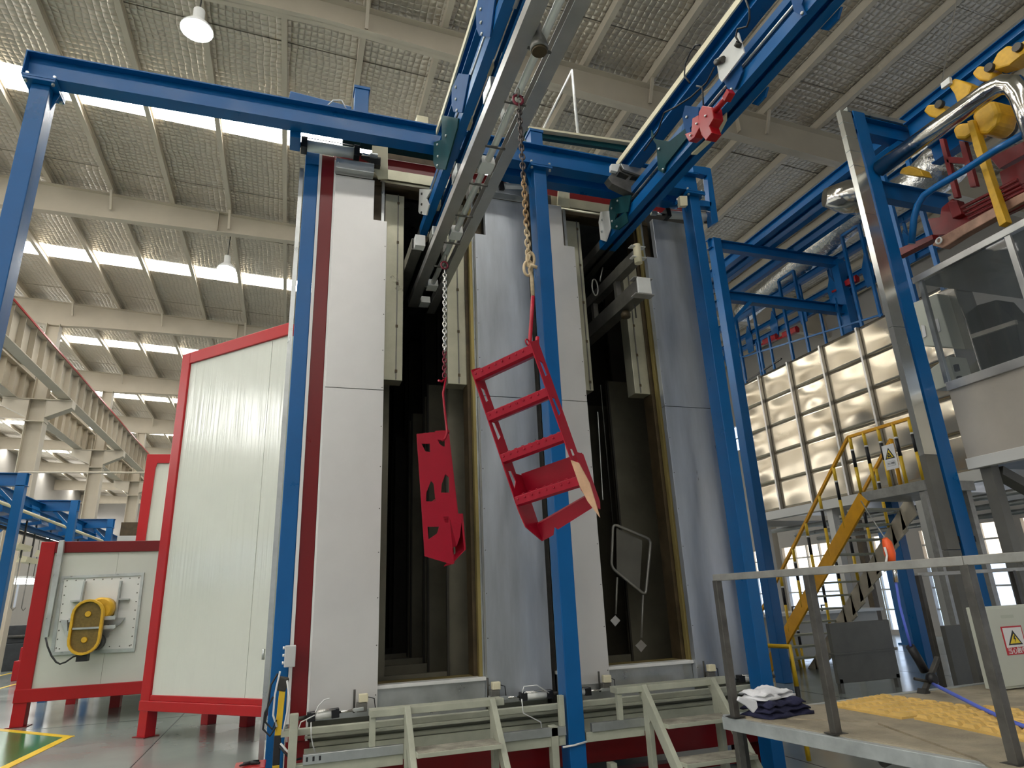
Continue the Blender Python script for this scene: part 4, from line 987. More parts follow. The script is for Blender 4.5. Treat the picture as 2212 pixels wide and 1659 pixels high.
rv = MB()
for (pa, pb, k_) in (((430,458),(890,440),9), ((420,495),(360,890),8), ((885,480),(840,870),8), ((380,895),(830,875),8)):
    for k in range(k_):
        f_ = k/(k_-1); c = q([(pa[0]+(pb[0]-pa[0])*f_, pa[1]+(pb[1]-pa[1])*f_)], yF+.02)[0]
        rv.lathe(c-Vector((0,.008,0)), (0,1,0), [(0, .006), (.008, .012)], 6)
rv.build('plate_bolt', 'dull_steel', hb, kind='stuff')
for pts in ([(535,460),(545,460),(520,600),(508,600)], [(768,458),(778,458),(742,700),(728,700)]):
    MB().slab([q(pts, yF-.10)], (0, .12, 0)).build('rib', 'galvanised', hb)
for pts in ([(450,585),(510,580),(510,590),(450,598)], [(755,572),(825,572),(825,580),(755,582)]):
    MB().slab([q(pts, yF-.10)], (0, .12, 0)).build('rib', 'galvanised', hb)
MB().slab([q([(385,708),(470,716),(640,700),(800,694),(770,735),(700,790),(690,820),(630,840),(430,820)], yF-.05)], (0, .05, 0)).build('motor_bracket', 'galvanised', hb)
MB().slab([q([(430,710),(470,712),(470,780),(432,780)], yF-.25)], (0, .22, 0)).build('bracket_box', 'dark_steel', hb)
for zz in (712, 770): MB().bar(q([(440, zz)], yF-.35)[0], q([(740, zz-18)], yF-.35)[0], .03, .06).build('cross_channel', 'galvanised', hb)
cbt = q([(665, 640)], yF-.05)[0]
MB().lathe(cbt+Vector((0,.05,0)), (0,-1,0), [(0, .19), (.28, .19), (.32, .16)], 24).build('fan_drum', 'motor_yellow', hb)
mc = q([(610, 850)], yF-.1)[0]
MB().lathe(mc+Vector((0,.1,0)), (0,-1,0), [(0, .14), (.30, .14), (.34, .10)], 20).build('motor', 'black_paint', hb)
# obround belt guard standing proud of the plate
def obround(c_top, c_bot, r, n=10):
    ax = (c_bot-c_top).normalized(); sd = Vector((0,1,0)).cross(ax).normalized(); out = []
    for k in range(n+1):
        a = pi*k/n; out.append(c_top+sd*(cos(a)*r)-ax*(sin(a)*r))
    for k in range(n+1):
        a = pi*k/n; out.append(c_bot-sd*(cos(a)*r)+ax*(sin(a)*r))
    return out
yG = yF-.50
ct_, cb_ = q([(560, 672)], yG)[0], q([(535, 838)], yG)[0]
gd = MB().slab([obround(ct_, cb_, .235), list(reversed(obround(ct_, cb_, .195)))], (0, .10, 0)).build('belt_guard', 'motor_yellow', hb, bevel=.006)
MB().slab([obround(ct_+Vector((0,.05,0)), cb_+Vector((0,.05,0)), .20)], (0, .02, 0)).build('guard_mesh', 'guard_mesh', gd, label='dark brown mesh infill')
for c in (ct_, cb_): MB().lathe(c+Vector((0,.04,0)), (0,-1,0), [(0, .05), (.02, .04)], 16).build('pulley_hub', 'motor_yellow', gd)
MB().bar(ct_+(cb_-ct_)*.55-Vector((.19,-.03,0)), ct_+(cb_-ct_)*.55+Vector((.19,.03,0)), .02, .03).build('cross_bar', 'galvanised', gd)
MB().box(cb_.x-.08, cb_.x+.08, yG+.05, yG+.2, cb_.z-.33, cb_.z-.22).build('terminal_box', 'black_paint', hb)
tag(MB().tube(q([(292,822),(305,880),(330,940),(360,980),(385,992),(420,980),(470,945),(520,930)], yG+.1), .014, 8).build('cable', 'black_rubber'), 'thick black cable sagging below the yellow belt guard', 'cable')
tag(MB().slab([q([(378,200),(410,198),(405,262),(305,820),(275,822),(365,270)], yF-.10)], (0, .08, 0)).build('cable_conduit', 'galvanised', bevel=.003), 'bent grey cable conduit over the red framed heater box', 'conduit')
# taller red framed section behind
t = thing('rear_oven_section', (-3.0, 17.5, 0), 'red framed cream oven section rising behind the heater box', 'oven')
q = lambda pts, y: [P(*p, 'y', y) for p in pts]
MB().slab([q([(318, 981), (372, 981), (372, 1000), (340, 1000), (336, 1010), (312, 1180), (291, 1180)], 17.2)], (0, .2, 0)).build('corner_frame', 'red_paint', t, bevel=.006)
MB().slab([q([(338, 998), (380, 998), (350, 1200), (308, 1200)], 17.25)], (0, 3, 0)).build('wall_panel', 'cream_panel', t)
a_ = P(312, 1180, 'y', 17.2)
MB().box(a_.x-.5, a_.x+1.5, 17.3, 20, 0, a_.z).build('lower_casing', 'cream_panel', t)
t = thing('roof_fan_unit', P(277, 1145, 'y', 22), 'grey box unit with dark top beside the far blue frames', 'machine')
a_, b_ = P(257, 1165, 'y', 22), P(300, 1128, 'y', 22)
MB().box(a_.x, b_.x, 22, 23.4, a_.z+.1, b_.z).build('dark_top', 'rust_brown', t); MB().box(a_.x-.05, b_.x, 22, 23.4, 0, a_.z+.1).build('lower_body', 'far_white', t)

# far conveyor frames at the left
for k, (y, lab) in enumerate(((14.0, 'nearest blue conveyor portal at the left edge'), (17.3, 'second blue conveyor portal behind the heater box'), (20.7, 'third, smallest blue conveyor portal'))):
    t = thing('conveyor_portal', (-4.7, y, 0), lab, 'frame', 'blue conveyor portals at the left')
    for x in (-4.72, -7.6): MB().box(x-.075, x+.075, y, y+.15, 0, 4.18).build('post', 'blue_paint', t, bevel=.006)
    MB().ibeam((-7.75, y+.07, 4.07), (-4.62, y+.07, 4.07), .14, .24).build('cross_beam', 'blue_paint', t)
    for x in (-5.1, -7.2): MB().bar((x, y+.07, 3.95), (x+(.38 if x > -6 else -.38), y+.07, 3.55), .06, .06).build('brace', 'blue_paint', t)
t = thing('conveyor_line', (-5.6, 16, 3.4), 'far blue overhead conveyor with hanging carriers at the left', 'conveyor')
for (x, z, h) in ((-5.35, 4.0, .2), (-6.4, 4.0, .2), (-5.5, 3.55, .10)):
    MB().ibeam((x, 9, z), (x, 38, z), .14, h).build('track_beam', 'blue_paint', t)
MB().box(-5.62, -5.55, 9, 38, 3.42, 3.48).build('chain_strip', 'black_rubber', t)
MB().tube([(-5.2, 9, 3.75), (-5.2, 38, 3.75)], .035, 8).build('air_pipe', 'cream_plastic', t)
prng = random.Random(3)
for k in range(26):
    y = 9.5+k*1.05; x = -5.5+prng.uniform(-.12, .12)
    c = thing('hanging_carrier', (x, y, 3.6), 'blue trolley with a beige load bracket on the far left conveyor', 'carrier', 'trolleys on the far left conveyor')
    MB().prof((x-.05, y-.25, 3.82), (x-.05, y+.25, 3.82), [(-.20,-.18),(.22,-.12),(.16,.16),(-.05,.22),(-.2,.05)]).build('trolley_body', 'blue_paint', c)
    MB().bar((x, y, 3.7), (x, y, 2.9), .03, .03).build('drop_rod', 'dark_steel', c)
    MB().prof((x-.05, y-.4, 2.92+.2*(k%2)), (x-.05, y+.4, 2.92+.2*(k%2)), [(-.09,-.06),(.09,-.06),(.11,.05),(-.05,.09)]).build('load_bracket', 'cream_plastic', c)
    MB().tube([(x, y, 2.9), (x, y, 1.9), (x+.04, y, 1.84), (x+.08, y, 1.9)], .012, 6).build('hook', 'dull_steel', c)
# machinery and boxes far left on the floor
for (x, y, w_, d_, h_, m, lab, nm) in ((-8.9, 29, 1.2, 2, 1.5, 'far_machine', 'dark machine far behind the left blue post', 'machine_tool'),
                                 (-7.0, 24, .8, .8, .9, 'red_paint', 'small red cabinet on the far floor at the left edge', 'cabinet'),
                                 (-6.6, 31, 2.4, 1.6, 1.2, 'dull_steel', 'grey pile of metal parts far behind the heater box', 'machine_tool')):
    t = thing(nm, (x, y, 0), lab, 'machine')
    MB().box(x-w_/2, x+w_/2, y, y+d_, .0, h_*.6).build('base', m, t, bevel=.02)
    MB().box(x-w_*.4, x+w_*.3, y+.1, y+d_*.8, h_*.6, h_).build('top_unit', m, t, bevel=.02)
    MB().tube([(x-w_*.3, y+.05, h_*.75), (x+w_*.3, y+.05, h_*.75)], .06, 8).build('handle_bar', 'dark_steel', t)
t = thing('strip_light', (-9.2, 27, 3.0), 'bright strip light hanging far behind the left blue portal', 'lamp')
a_, b_ = P(35, 1256, 'y', 24), P(70, 1256, 'y', 24)
MB().bar(a_, b_, .3, .16).build('light_tube', 'tube_glow', t); MB().bar(a_+Vector((0,0,.12)), b_+Vector((0,0,.12)), .36, .06).build('light_housing', 'white_plastic', t)
for s_ in (a_, b_): MB().tube([s_+Vector((0,0,.15)), s_+Vector((0,0,1.4))], .01, 6).build('suspension', 'dark_steel', t)

# ================================================================== RIGHT FOREGROUND PLATFORM
ZD = .72
dk = thing('work_platform', (4, 4, 0), 'raised work platform of dusty checker plates with a grey edge, right foreground', 'platform')
e0, e1 = Vector((3.16, 4.66, 0)), Vector((3.62, 1.2, 0))
ed = (e1-e0).normalized(); en = Vector((-ed.y, ed.x, 0));
if en.x < 0: en = -en
pts = [e0, e1, Vector((7.4, 1.2, 0)), Vector((7.4, 4.86, 0)), Vector((4.6, 4.80, 0))]
MB().slab([[p+Vector((0,0,ZD-.03)) for p in pts]], (0,0,.022)).build('deck_base', 'deck_plate', dk)
MB().bar(e0+Vector((0,0,ZD-.05)), e1+Vector((0,0,ZD-.045)), .06, .085).build('edge_beam', 'deck_edge', dk, bevel=.004)
MB().bar(e0+Vector((0,0,ZD-.05)), Vector((7.4, 4.84, ZD-.05)), .05, .10).build('edge_beam', 'deck_edge', dk, bevel=.004)
for (x, y) in ((3.22, 4.58), (3.40, 3.2), (6.4, 4.6), (5.0, 4.7)): MB().box(x-.03, x+.03, y-.03, y+.03, 0, ZD-.1).build('leg', 'dark_steel', dk)
c = P(1905, 1646, 'z', .62)
MB().tube([c, c+Vector((.10, .0, .02)), c+Vector((.22, .3, -.03))], .03, 10).build('pipe_bracket', 'dark_steel', dk)
# plates: yellow grooved and plain, each its own piece (rows turned 45 degrees as in the photo)
ya = P(1905, 1503, 'z', ZD); yb = P(1806, 1524, 'z', ZD); yc = P(2118, 1533, 'z', ZD); 
def plate(corners, m, name, h=.012, ribs=0, gap=.006):
    cs = [Vector(p) for p in corners]
    for v in cs: v.z = ZD-.008
    ctr = sum(cs, Vector())/len(cs)
    cs = [v+(ctr-v).normalized()*gap for v in cs]
    o = MB().slab([cs], (0,0,h)).build(name, m, dk)
    if ribs:
        r_ = MB()
        a, b, c_, d_ = cs[:4]
        for i in range(ribs):
            f0, f1 = (i+.15)/ribs, (i+.85)/ribs
            p0, p1 = a.lerp(b, f0), a.lerp(b, f1); q0, q1 = d_.lerp(c_, f0), d_.lerp(c_, f1)
            nb = max(4, int((p0-q0).length/.12))
            for j in range(nb):
                g0, g1 = (j+.08)/nb, (j+.92)/nb
                A_, B_, C_, D__ = p0.lerp(q0, g0), p1.lerp(q1, g0), p1.lerp(q1, g1), p0.lerp(q0, g1)
                zz = Vector((0,0,h)); m_ = (A_+B_+C_+D__)/4
                top = [v.lerp(m_, .35)+zz+Vector((0,0,.020)) for v in (A_, B_, C_, D__)]
                r_._add([v+zz for v in (A_, B_, C_, D__)]+top, [(0,1,5,4),(1,2,6,5),(2,3,7,6),(3,0,4,7),(4,5,6,7)])
        r_.build('raised_bar', m, o, kind='stuff')
    return o
Pz = lambda u_, v_: P(u_, v_, 'z', ZD)
Y1 = [Pz(1792, 1524), Pz(1905, 1504), Pz(2110, 1531), Pz(1948, 1552)]
plate(Y1, 'tile_yellow', 'yellow_plate', .014, 9)
Y2 = [Pz(1972, 1551), Pz(2128, 1529), Pz(2420, 1562), Pz(2330, 1625)]
plate(Y2, 'tile_yellow', 'yellow_plate', .014, 10)
plate([Pz(1600, 1548), Pz(1640, 1527), Pz(1785, 1522), Pz(1880, 1560)], 'deck_plate', 'plain_plate')
plate([Pz(1610, 1552), Pz(1885, 1562), Pz(2100, 1640), Pz(1830, 1592)], 'deck_plate', 'plain_plate')
plate([Pz(1895, 1562), Pz(1965, 1553), Pz(2400, 1650), Pz(2300, 1760), Pz(2110, 1640)], 'deck_plate', 'plain_plate')
plate([Pz(1910, 1502), Pz(2110, 1500), Pz(2400, 1530), Pz(2120, 1526)], 'deck_plate', 'plain_plate')

mat('dark_post', (.14, .13, .115), .42, .4, var=.5, vscale=6)
hr = thing('guard_rail', (3.3, 3.7, ZD), 'grey square tube guard rail along the front edge of the work platform', 'railing')
pA_, pB_, pC_ = Vector((3.175, 4.55, 0)), Vector((3.325, 3.73, 0)), Vector((3.49, 2.72, 0))
ZR = 1.70
MB().bar(Vector((pA_.x, pA_.y+.02, ZR)), P(2300, 1203, 'x', 4.9) if False else Vector((pC_.x, pC_.y, ZR)), .05, .05).build('top_rail', 'rail_steel', hr, bevel=.004)
MB().bar(Vector((pC_.x, pC_.y, ZR)), Vector((3.74, 1.3, ZR)), .05, .05).build('top_rail', 'rail_steel', hr, bevel=.004)
for p_, z0 in ((pA_, .0), (pB_, ZD), (pC_, ZD)):
    MB().bar(Vector((p_.x, p_.y, z0)), Vector((p_.x, p_.y, ZR-.02)), .052, .052, up=(0,1,0)).build('post', 'dark_post', hr, bevel=.004)
    MB().box(p_.x-.05, p_.x+.05, p_.y-.05, p_.y+.05, ZD, ZD+.006).build('base_weld', 'dark_steel', hr)
br = thing('guard_rail', (5.5, 4.75, ZD), 'thinner back guard rail of the work platform, before the cabinet', 'railing')
MB().bar(Vector((5.48, 4.78, 1.665)), Vector((7.3, 4.86, 1.685)), .035, .035).build('top_rail', 'rail_steel', br, bevel=.003)
MB().bar(Vector((5.50, 4.78, 0)), Vector((5.50, 4.78, 1.66)), .042, .042, up=(0,1,0)).build('post', 'dark_steel', br, bevel=.003)
MB().bar(Vector((6.8, 4.84, ZD)), Vector((6.8, 4.84, 1.67)), .042, .042, up=(0,1,0)).build('post', 'dark_steel', br, bevel=.003)
ms = P(2030, 1470, 'y', 4.75)
# folded clothes
def cloth(c, sx, sy, h, m, label, name, ang, layers=3):
    t = thing(name, c, label, 'clothing')
    for l in range(layers):
        a = MB(); nx, ny = 16, 12; vs = []; fs = []
        for tb in (0, 1):
            for i in range(nx+1):
                for j in range(ny+1):
                    u_, v_ = i/nx-.5, j/ny-.5
                    e = 1-max(abs(u_), abs(v_))**6*50
                    wob = .012*sin(u_*9+l*2)*cos(v_*7+l)+.008*sin(17*u_+11*v_)
                    k_ = 1-l*.06
                    x = (u_*sx*k_+.01*sin(v_*9+l)); y = v_*sy*k_+.012*sin(u_*8+l)
                    z = (l+ (tb*max(.25, e)))*h/layers + wob*(1 if tb or l else .0)
                    if not tb and l == 0: z = 0
                    vs.append(Vector((c[0]+x*cos(ang)-y*sin(ang), c[1]+x*sin(ang)+y*cos(ang), c[2]+max(0, z))))
        n_ = (nx+1)*(ny+1)
        for i in range(nx):
            for j in range(ny):
                q_ = i*(ny+1)+j; f_ = (q_, q_+1, q_+ny+2, q_+ny+1)
                fs.append(tuple(reversed(f_))); fs.append(tuple(k+n_ for k in f_))
        for i in range(nx):
            for j in (0, ny):
                q_ = i*(ny+1)+j; fs.append((q_, q_+ny+1, q_+ny+1+n_, q_+n_))
        for j in range(ny):
            for i in (0, nx):
                q_ = i*(ny+1)+j; fs.append((q_, q_+1, q_+1+n_, q_+n_))
        a._add(vs, fs, True).build('fold', m, t)
cloth((3.46, 4.46, ZD+.006), .42, .30, .11, 'cloth_navy', 'folded navy blue garment lying on the platform corner', 'folded_trousers', .12)
cloth((3.42, 4.49, ZD+.118), .34, .24, .055, 'cloth_white', 'white garment folded on top of the navy one', 'folded_shirt', .25, 2)
o = MB().slab([[P(*p, 'y', 4.30) for p in crop(3.107, 1500, 1200, [(300, 945), (420, 975), (430, 1020), (400, 1060), (350, 1010), (290, 975)])]], (0, .02, 0)).build('shirt_sleeve', 'cloth_white', bevel=.008)
tag(o, 'white sleeve drooping over the front of the navy garment', 'clothing')
# cabinet with warning sign
cb = thing('control_cabinet', (5.9, 4.5, ZD), 'pale green grey control cabinet with an electric hazard sign on the platform', 'cabinet')
yc = 4.40; xl = P(2122, 1310, 'y', yc).x; zt3 = P(2122, 1312, 'y', yc).z
xl = 5.66
MB().box(xl, xl+.75, yc, yc+.12, ZD+.0, zt3).build('cabinet_body', 'cabinet', cb, bevel=.006)
MB().box(xl+.012, xl+.74, yc-.012, yc, ZD+.02, zt3-.015).build('cabinet_door', 'cabinet', cb, bevel=.004)
MB().torus((xl+.07, yc+.1, zt3+.02), (1,0,0), (0,0,1), .018, .022, .006, 12).build('lifting_eye', 'galvanised', cb)
text_mesh(None, 'XL-21', 'name_text', 'ink_grey', cb, P(2174, 1332, 'y', yc-.014), (1,0,0), (0,0,1), .04) if False else None
c = P(2176, 1332, 'y', yc-.013)
MB().box(c.x-.075, c.x+.075, yc-.0135, yc-.012, c.z-.012, c.z+.014).build('name_strip', 'ink_grey', cb).data.materials[0] = mat('faded_print', (.44, .47, .39), .5)
sg = [P(2161, 1354, 'y', yc-.014), P(2207, 1354, 'y', yc-.014), P(2222, 1417, 'y', yc-.014), P(2176, 1416, 'y', yc-.014)]
x0, x1, z1, z0 = sg[0].x, sg[0].x+.245, sg[0].z, sg[3].z
so = MB().box(x0, x1, yc-.016, yc-.012, z0, z1).build('warning_sign', 'sign_red', cb, label='electric shock warning sign')
zc = z0+(z1-z0)*.26
MB().box(x0+.012, x1-.012, yc-.0175, yc-.016, zc, z1-.012).build('sign_field', 'sign_white', so)
cx_ = (x0+x1)/2; hh = z1-.03-(zc+.02)
MB().slab([[Vector((cx_-.085, yc-.0175, zc+.018)), Vector((cx_+.085, yc-.0175, zc+.018)), Vector((cx_, yc-.0175, zc+.018+hh))]], (0,-.0015,0)).build('triangle_border', 'ink_black', so)
MB().slab([[Vector((cx_-.062, yc-.019, zc+.030)), Vector((cx_+.062, yc-.019, zc+.030)), Vector((cx_, yc-.019, zc+hh-.012))]], (0,-.0015,0)).build('triangle_field', 'sign_yellow', so)
MB().slab([[Vector((cx_+a*.030, yc-.021, zc+.035+b*(hh-.05))) for a, b in ((-.1,.85),(.35,.85),(.1,.52),(.55,.52),(-.25,0),(.02,.40),(-.5,.40))]], (0,-.001,0)).build('bolt_symbol', 'ink_black', so)
text_mesh(None, '\u5f53\u5fc3\u89e6\u7535', 'sign_text', 'sign_white', so, Vector((cx_, yc-.0175, (z0+zc)/2)), (1,0,0), (0,0,1), .055)
# hose and gun stand
t = thing('spray_stand', P(1990, 1470, 'y', 4.7), 'black clamp stand with an angled black cylinder and a blue hose, behind the rail', 'stand')
MB().tube([P(1966, 1396, 'y', 4.62), P(1984, 1425, 'y', 4.62), P(1998, 1450, 'y', 4.62)], .035, 14).build('black_cylinder', 'black_paint', t)
MB().bar(P(2026, 1420, 'y', 4.66), P(1998, 1490, 'y', 4.66), .045, .03).build('clamp_bar', 'dark_steel', t, bevel=.005)
MB().lathe(P(2008, 1466, 'y', 4.60), (0,-1,0), [(0, .045), (.04, .05), (.06, .03)], 16).build('clamp_knob', 'black_paint', t)
MB().bar(P(1996, 1490, 'y', 4.66), P(1994, 1502, 'y', 4.66), .08, .05).build('foot', 'dark_steel', t)
MB().tube([P(2012, 1474, 'y', 4.58), P(1975, 1466, 'y', 4.60)], .012, 8).build('side_pin', 'dark_steel', t)
tag(MB().tube([P(1932, 1225, 'y', 4.62), P(1936, 1262, 'y', 4.62), P(1944, 1310, 'y', 4.62), P(1956, 1355, 'y', 4.62), P(1968, 1398, 'y', 4.62)], .011, 10).build('air_hose', 'hose_blue'), 'blue hose running down from the orange tool to the black cylinder', 'hose')
tag(MB().tube([P(2016, 1478, 'y', 4.55), Vector((4.85, 4.25, ZD+.10)), Vector((4.62, 3.75, ZD+.03)), Vector((4.35, 3.35, ZD+.026)), Vector((4.15, 3.0, ZD+.026)), Vector((3.95, 2.72, ZD+.026)), Vector((4.0, 2.3, ZD+.026))], .014, 10).build('air_hose', 'hose_blue'), 'blue hose snaking over the yellow plates to the front rail', 'hose')
t = thing('blow_gun', P(1922, 1190, 'y', 4.62), 'bright orange air tool hooked over the guard rail', 'tool')
MB().tube([P(1911, 1163, 'y', 4.6), P(1916, 1172, 'y', 4.6), P(1922, 1195, 'y', 4.6), P(1926, 1214, 'y', 4.6)], [.022, .040, .048, .034], 14).build('tool_body', 'orange', t)
MB().tube([P(1911, 1182, 'y', 4.58), P(1916, 1200, 'y', 4.58), P(1914, 1215, 'y', 4.58), P(1908, 1228, 'y', 4.58), P(1912, 1234, 'y', 4.58)], .010, 8).build('lever', 'white_plastic', t)
MB().tube([P(1931, 1222, 'y', 4.6), P(1936, 1258, 'y', 4.6)], .018, 10).build('coupling', 'chrome', t)
MB().tube([P(1860, 1082, 'y', 5.6), P(1880, 1115, 'y', 5.2), P(1910, 1160, 'y', 4.6)], .006, 6).build('suspension_cord', 'rail_steel', t)
# yellow floor guard by the posts
t = thing('floor_guard', (4.8, 6.2, 0), 'yellow bent tube guard with black foot bands beside the right blue posts', 'guard')
MB().tube([(4.74, 6.9, 0), (4.74, 6.9, 1.03), (4.92, 5.95, 1.03), (4.92, 5.95, .66)], .024, 10).build('hoop', 'safety_yellow', t)
MB().tube([(4.92, 5.95, .66), (4.92, 5.95, .36)], .025, 10).build('black_band', 'black_rubber', t)
MB().tube([(4.92, 5.95, .36), (4.92, 5.95, 0)], .024, 10).build('lower_leg', 'safety_yellow', t)
MB().tube([(4.75, 6.85, .22), (4.92, 5.95, .22)], .016, 8).build('cross_tube', 'safety_yellow', t)

# ================================================================== RIGHT BACKGROUND
# second blue column with frame
t = thing('line_frame', (8.6, 10.6, 0), 'blue steel frame of the far line: column with cross beams and three long rails', 'frame')
MB().box(8.42, 8.62, 10.5, 10.72, 0, 8.98).build('post', 'blue_paint', t, bevel=.008)
for (y, z, xa, xb) in ((10.62, 8.86, 8.35, 11.9), (10.66, 7.64, 8.5, 11.9), (17.5, 8.86, 8.35, 11.9)):
    MB().ibeam((xa, y, z), (xb, y, z), .16, .22).build('cross_beam', 'blue_paint', t)
for (x, y) in ((11.9, 10.6), (8.5, 17.5), (11.9, 17.5)): MB().box(x-.1, x+.1, y-.1, y+.1, 0, 8.9).build('post', 'blue_paint', t, bevel=.008)
for x in (9.58, 10.0, 10.76): MB().ibeam((x, 4.4, 9.06), (x, 19, 9.06), .15, .22).build('long_rail', 'blue_paint', t)
MB().bar((8.62, 10.6, 7.0), (9.2, 10.6, 7.55), .07, .07).build('brace', 'blue_paint', t)
# foil tube
tb = MB(); pts = []; rr = []
p0, p1 = Vector((12.5, 14.8, 9.5)), Vector((11.3, 7.2, 9.5))
for k in range(60):
    pts.append(p0.lerp(p1, k/59)); rr.append(.30+.022*(k % 2))
tag(tb.tube(pts, rr, 18).build('foil_duct', 'foil_tube'), 'silver foil covered duct under the far blue rails', 'duct')
o = MB().lathe(P(1838, 425, 'y', 7.6), (1,-.5,-.1), [(-.45, .16), (-.1, .30), (.1, .32), (.32, .26), (.5, .1)], 24).build('foil_elbow', 'polished')
tag(o, 'shiny rounded metal elbow left of the galvanised column duct', 'duct')

# insulated bridge oven with bulging cladding
xq = 11.0; zq0, zq1 = 3.38, 6.72; yq0, yq1 = 7.6, 13.9
qo = thing('bridge_oven', (xq, 10.7, zq0), 'elevated oven clad in bulging pale metal sheets with narrow cover strips', 'oven')
MB().box(xq+.10, xq+3.2, yq0, yq1, zq0-.02, zq1-.02).build('body', 'hopper_panel', qo)
clad = mat('cladding_sheet', (.52, .46, .36), .20, .92, var=.05, vscale=1, rvar=.04)
nsx = 6; cw = (yq1-yq0)/nsx; nz = 5; ch = (zq1-zq0)/nz
for i in range(nsx):
    for j in range(nz):
        a = MB(); n1, n2 = 12, 10; ys, zs = yq0+i*cw, zq0+j*ch; vs = []
        ph = random.uniform(0, 6); am = random.uniform(.012, .034); sk = random.uniform(-.12, .12)
        for iu in range(n1+1):
            for iv in range(n2+1):
                u_, v_ = iu/n1, iv/n2
                f_ = (sin(pi*u_)**1.1)*(sin(pi*min(1, max(0, v_+sk*sin(pi*u_)*sin(pi*v_))))**1.5)
                bul = am*f_+.004*sin(7*u_+ph)*sin(pi*v_)*sin(pi*u_)
                vs.append((xq+.06-bul, ys+cw*u_, zs+ch*v_))
        fs = [(iu*(n2+1)+iv, iu*(n2+1)+iv+1, (iu+1)*(n2+1)+iv+1, (iu+1)*(n2+1)+iv) for iu in range(n1) for iv in range(n2)]
        k0 = len(vs); per = [iu*(n2+1) for iu in range(n1+1)]+[n1*(n2+1)+iv for iv in range(1, n2+1)]+[iu*(n2+1)+n2 for iu in range(n1-1, -1, -1)]+[iv for iv in range(n2-1, 0, -1)]
        vs += [(xq+.11, vs[p][1], vs[p][2]) for p in per]
        m_ = len(per); fs += [(per[k], per[(k+1) % m_], k0+(k+1) % m_, k0+k) for k in range(m_)]
        a._add(vs, fs, True).build('cladding_sheet', 'cladding_sheet', qo)
for i in range(nsx+1): MB().box(xq-.02, xq+.06, yq0+i*cw-.022, yq0+i*cw+.022, zq0, zq1).build('cover_strip', 'aluminium', qo)
MB().box(xq-.04, xq+.16, yq0, yq1, zq0-.20, zq0-.01).build('sill_beam', 'far_white', qo)
for y in (9.2, 11.4, 13.6):
    for x in (xq+.1, xq+3.0): MB().box(x-.08, x+.08, y-.08, y+.08, 0, zq0-.18).build('support_post', 'far_white' if x < 12 else 'rust_brown', qo)
for y in (9.2, 11.4, 13.6): MB().bar((xq+.1, y, zq0-.26), (xq+3.0, y, zq0-.26), .1, .14).build('cross_member', 'far_white', qo)
for k in range(3): MB().tube([(xq+.6+.7*k, 7.6, zq0-.4-.1*k), (xq+.6+.7*k, 14, zq0-.4-.1*k)], .05, 8).build('under_pipe', 'galvanised', qo)
# hoop guards and small conveyor on top of the bridge oven
def hoop(pts, label):
    t = thing('guard_hoop', pts[0], label, 'guard', 'blue hoop guards above the bridge oven')
    for a_, b_ in zip(pts[:-1], pts[1:]): MB().bar(a_, b_, .06, .06).build('hoop_tube', 'blue_paint', t)
    return t
xh = 11.6
for (y0_, y1_, z0_, z1_, lab) in ((13.3, 14.05, 6.7, 8.95, 'leftmost blue hoop guard beside the far post'), (11.65, 12.2, 6.7, 9.15, 'middle blue hoop guard above the cladding'),
                                  (9.55, 10.05, 6.7, 9.2, 'right blue hoop guard next to the galvanised column duct'), (6.0, 6.45, 5.2, 8.1, 'blue hoop guard right of the tall blue column')):
    x_ = xh if y0_ > 7 else 8.6
    t = hoop([(x_, y1_, z0_), (x_, y1_, z1_), (x_, y0_, z1_), (x_, y0_, z0_)], lab)
t = thing('top_rail_guard', (11.6, 11, 7.2), 'thin dark guard bars along the top of the bridge oven', 'railing')
MB().bar((xh, 12.6, 7.15), (xh, 14.2, 7.0), .04, .04).build('guard_bar', 'dark_steel', t); MB().bar((xh, 9.5, 7.0), (xh, 14.2, 7.75), .04, .04).build('guard_bar', 'blue_paint', t)
for y in (10.6, 11.1, 12.9, 13.4): MB().bar((xh, y, 6.7), (xh, y, 7.9), .05, .05).build('bar_post', 'blue_paint', t)
t = thing('top_conveyor', (12.2, 12, 8.3), 'small blue conveyor with brackets running over the bridge oven', 'conveyor')
for (dz, w_, h_) in ((0, .10, .14), (.32, .10, .12), (.95, .12, .18)):
    MB().ibeam((12.1, 8.2, 8.05+dz), (12.1, 16, 8.25+dz), w_, h_).build('track_beam', 'blue_paint', t)
for k in range(7):
    y = 8.8+1.05*k; MB().slab([[(12.02, y, 7.95), (12.02, y+.22, 7.95), (12.02, y+.26, 8.4), (12.02, y+.1, 8.75), (12.02, y-.04, 8.4)]], (.02, 0, 0)).build('side_plate', 'blue_paint', t)
    MB().bar((12.1, y+.1, 8.4), (12.1, y+.1, 9.05), .05, .05).build('hanger', 'blue_paint', t)
for (y, z, lab) in ((13.0, 7.95, 'small red stopper on the top conveyor, left'), (12.25, 7.85, 'small red block below the top conveyor'), (10.2, 8.25, 'red stopper on the top conveyor near the galvanised duct')):
    t = thing('red_stopper', (12, y, z), lab, 'stopper')
    MB().prof((11.95, y, z), (11.95, y+.5, z+.03), [(-.06,-.08),(.06,-.08),(.08,.03),(0,.10),(-.07,.05)]).build('stopper_body', 'red_paint', t, bevel=.01)
    MB().tube([(11.95, y+.5, z), (11.95, y+.75, z+.02)], .03, 8).build('push_rod', 'red_paint', t)
MB().box(12.4, 12.75, 10.8, 11.0, 6.7, 8.9).build('x', 'blue_paint') if False else None
t = thing('mast', (12.6, 11.2, 6.7), 'wide blue mast with a black motor standing on the bridge oven', 'mast')
MB().box(12.35, 12.75, 11.1, 11.35, 6.7, 9.3).build('mast_plate', 'blue_paint', t, bevel=.01); MB().box(12.2, 12.4, 11.0, 11.1, 7.7, 8.3).build('motor', 'black_paint', t, bevel=.02)

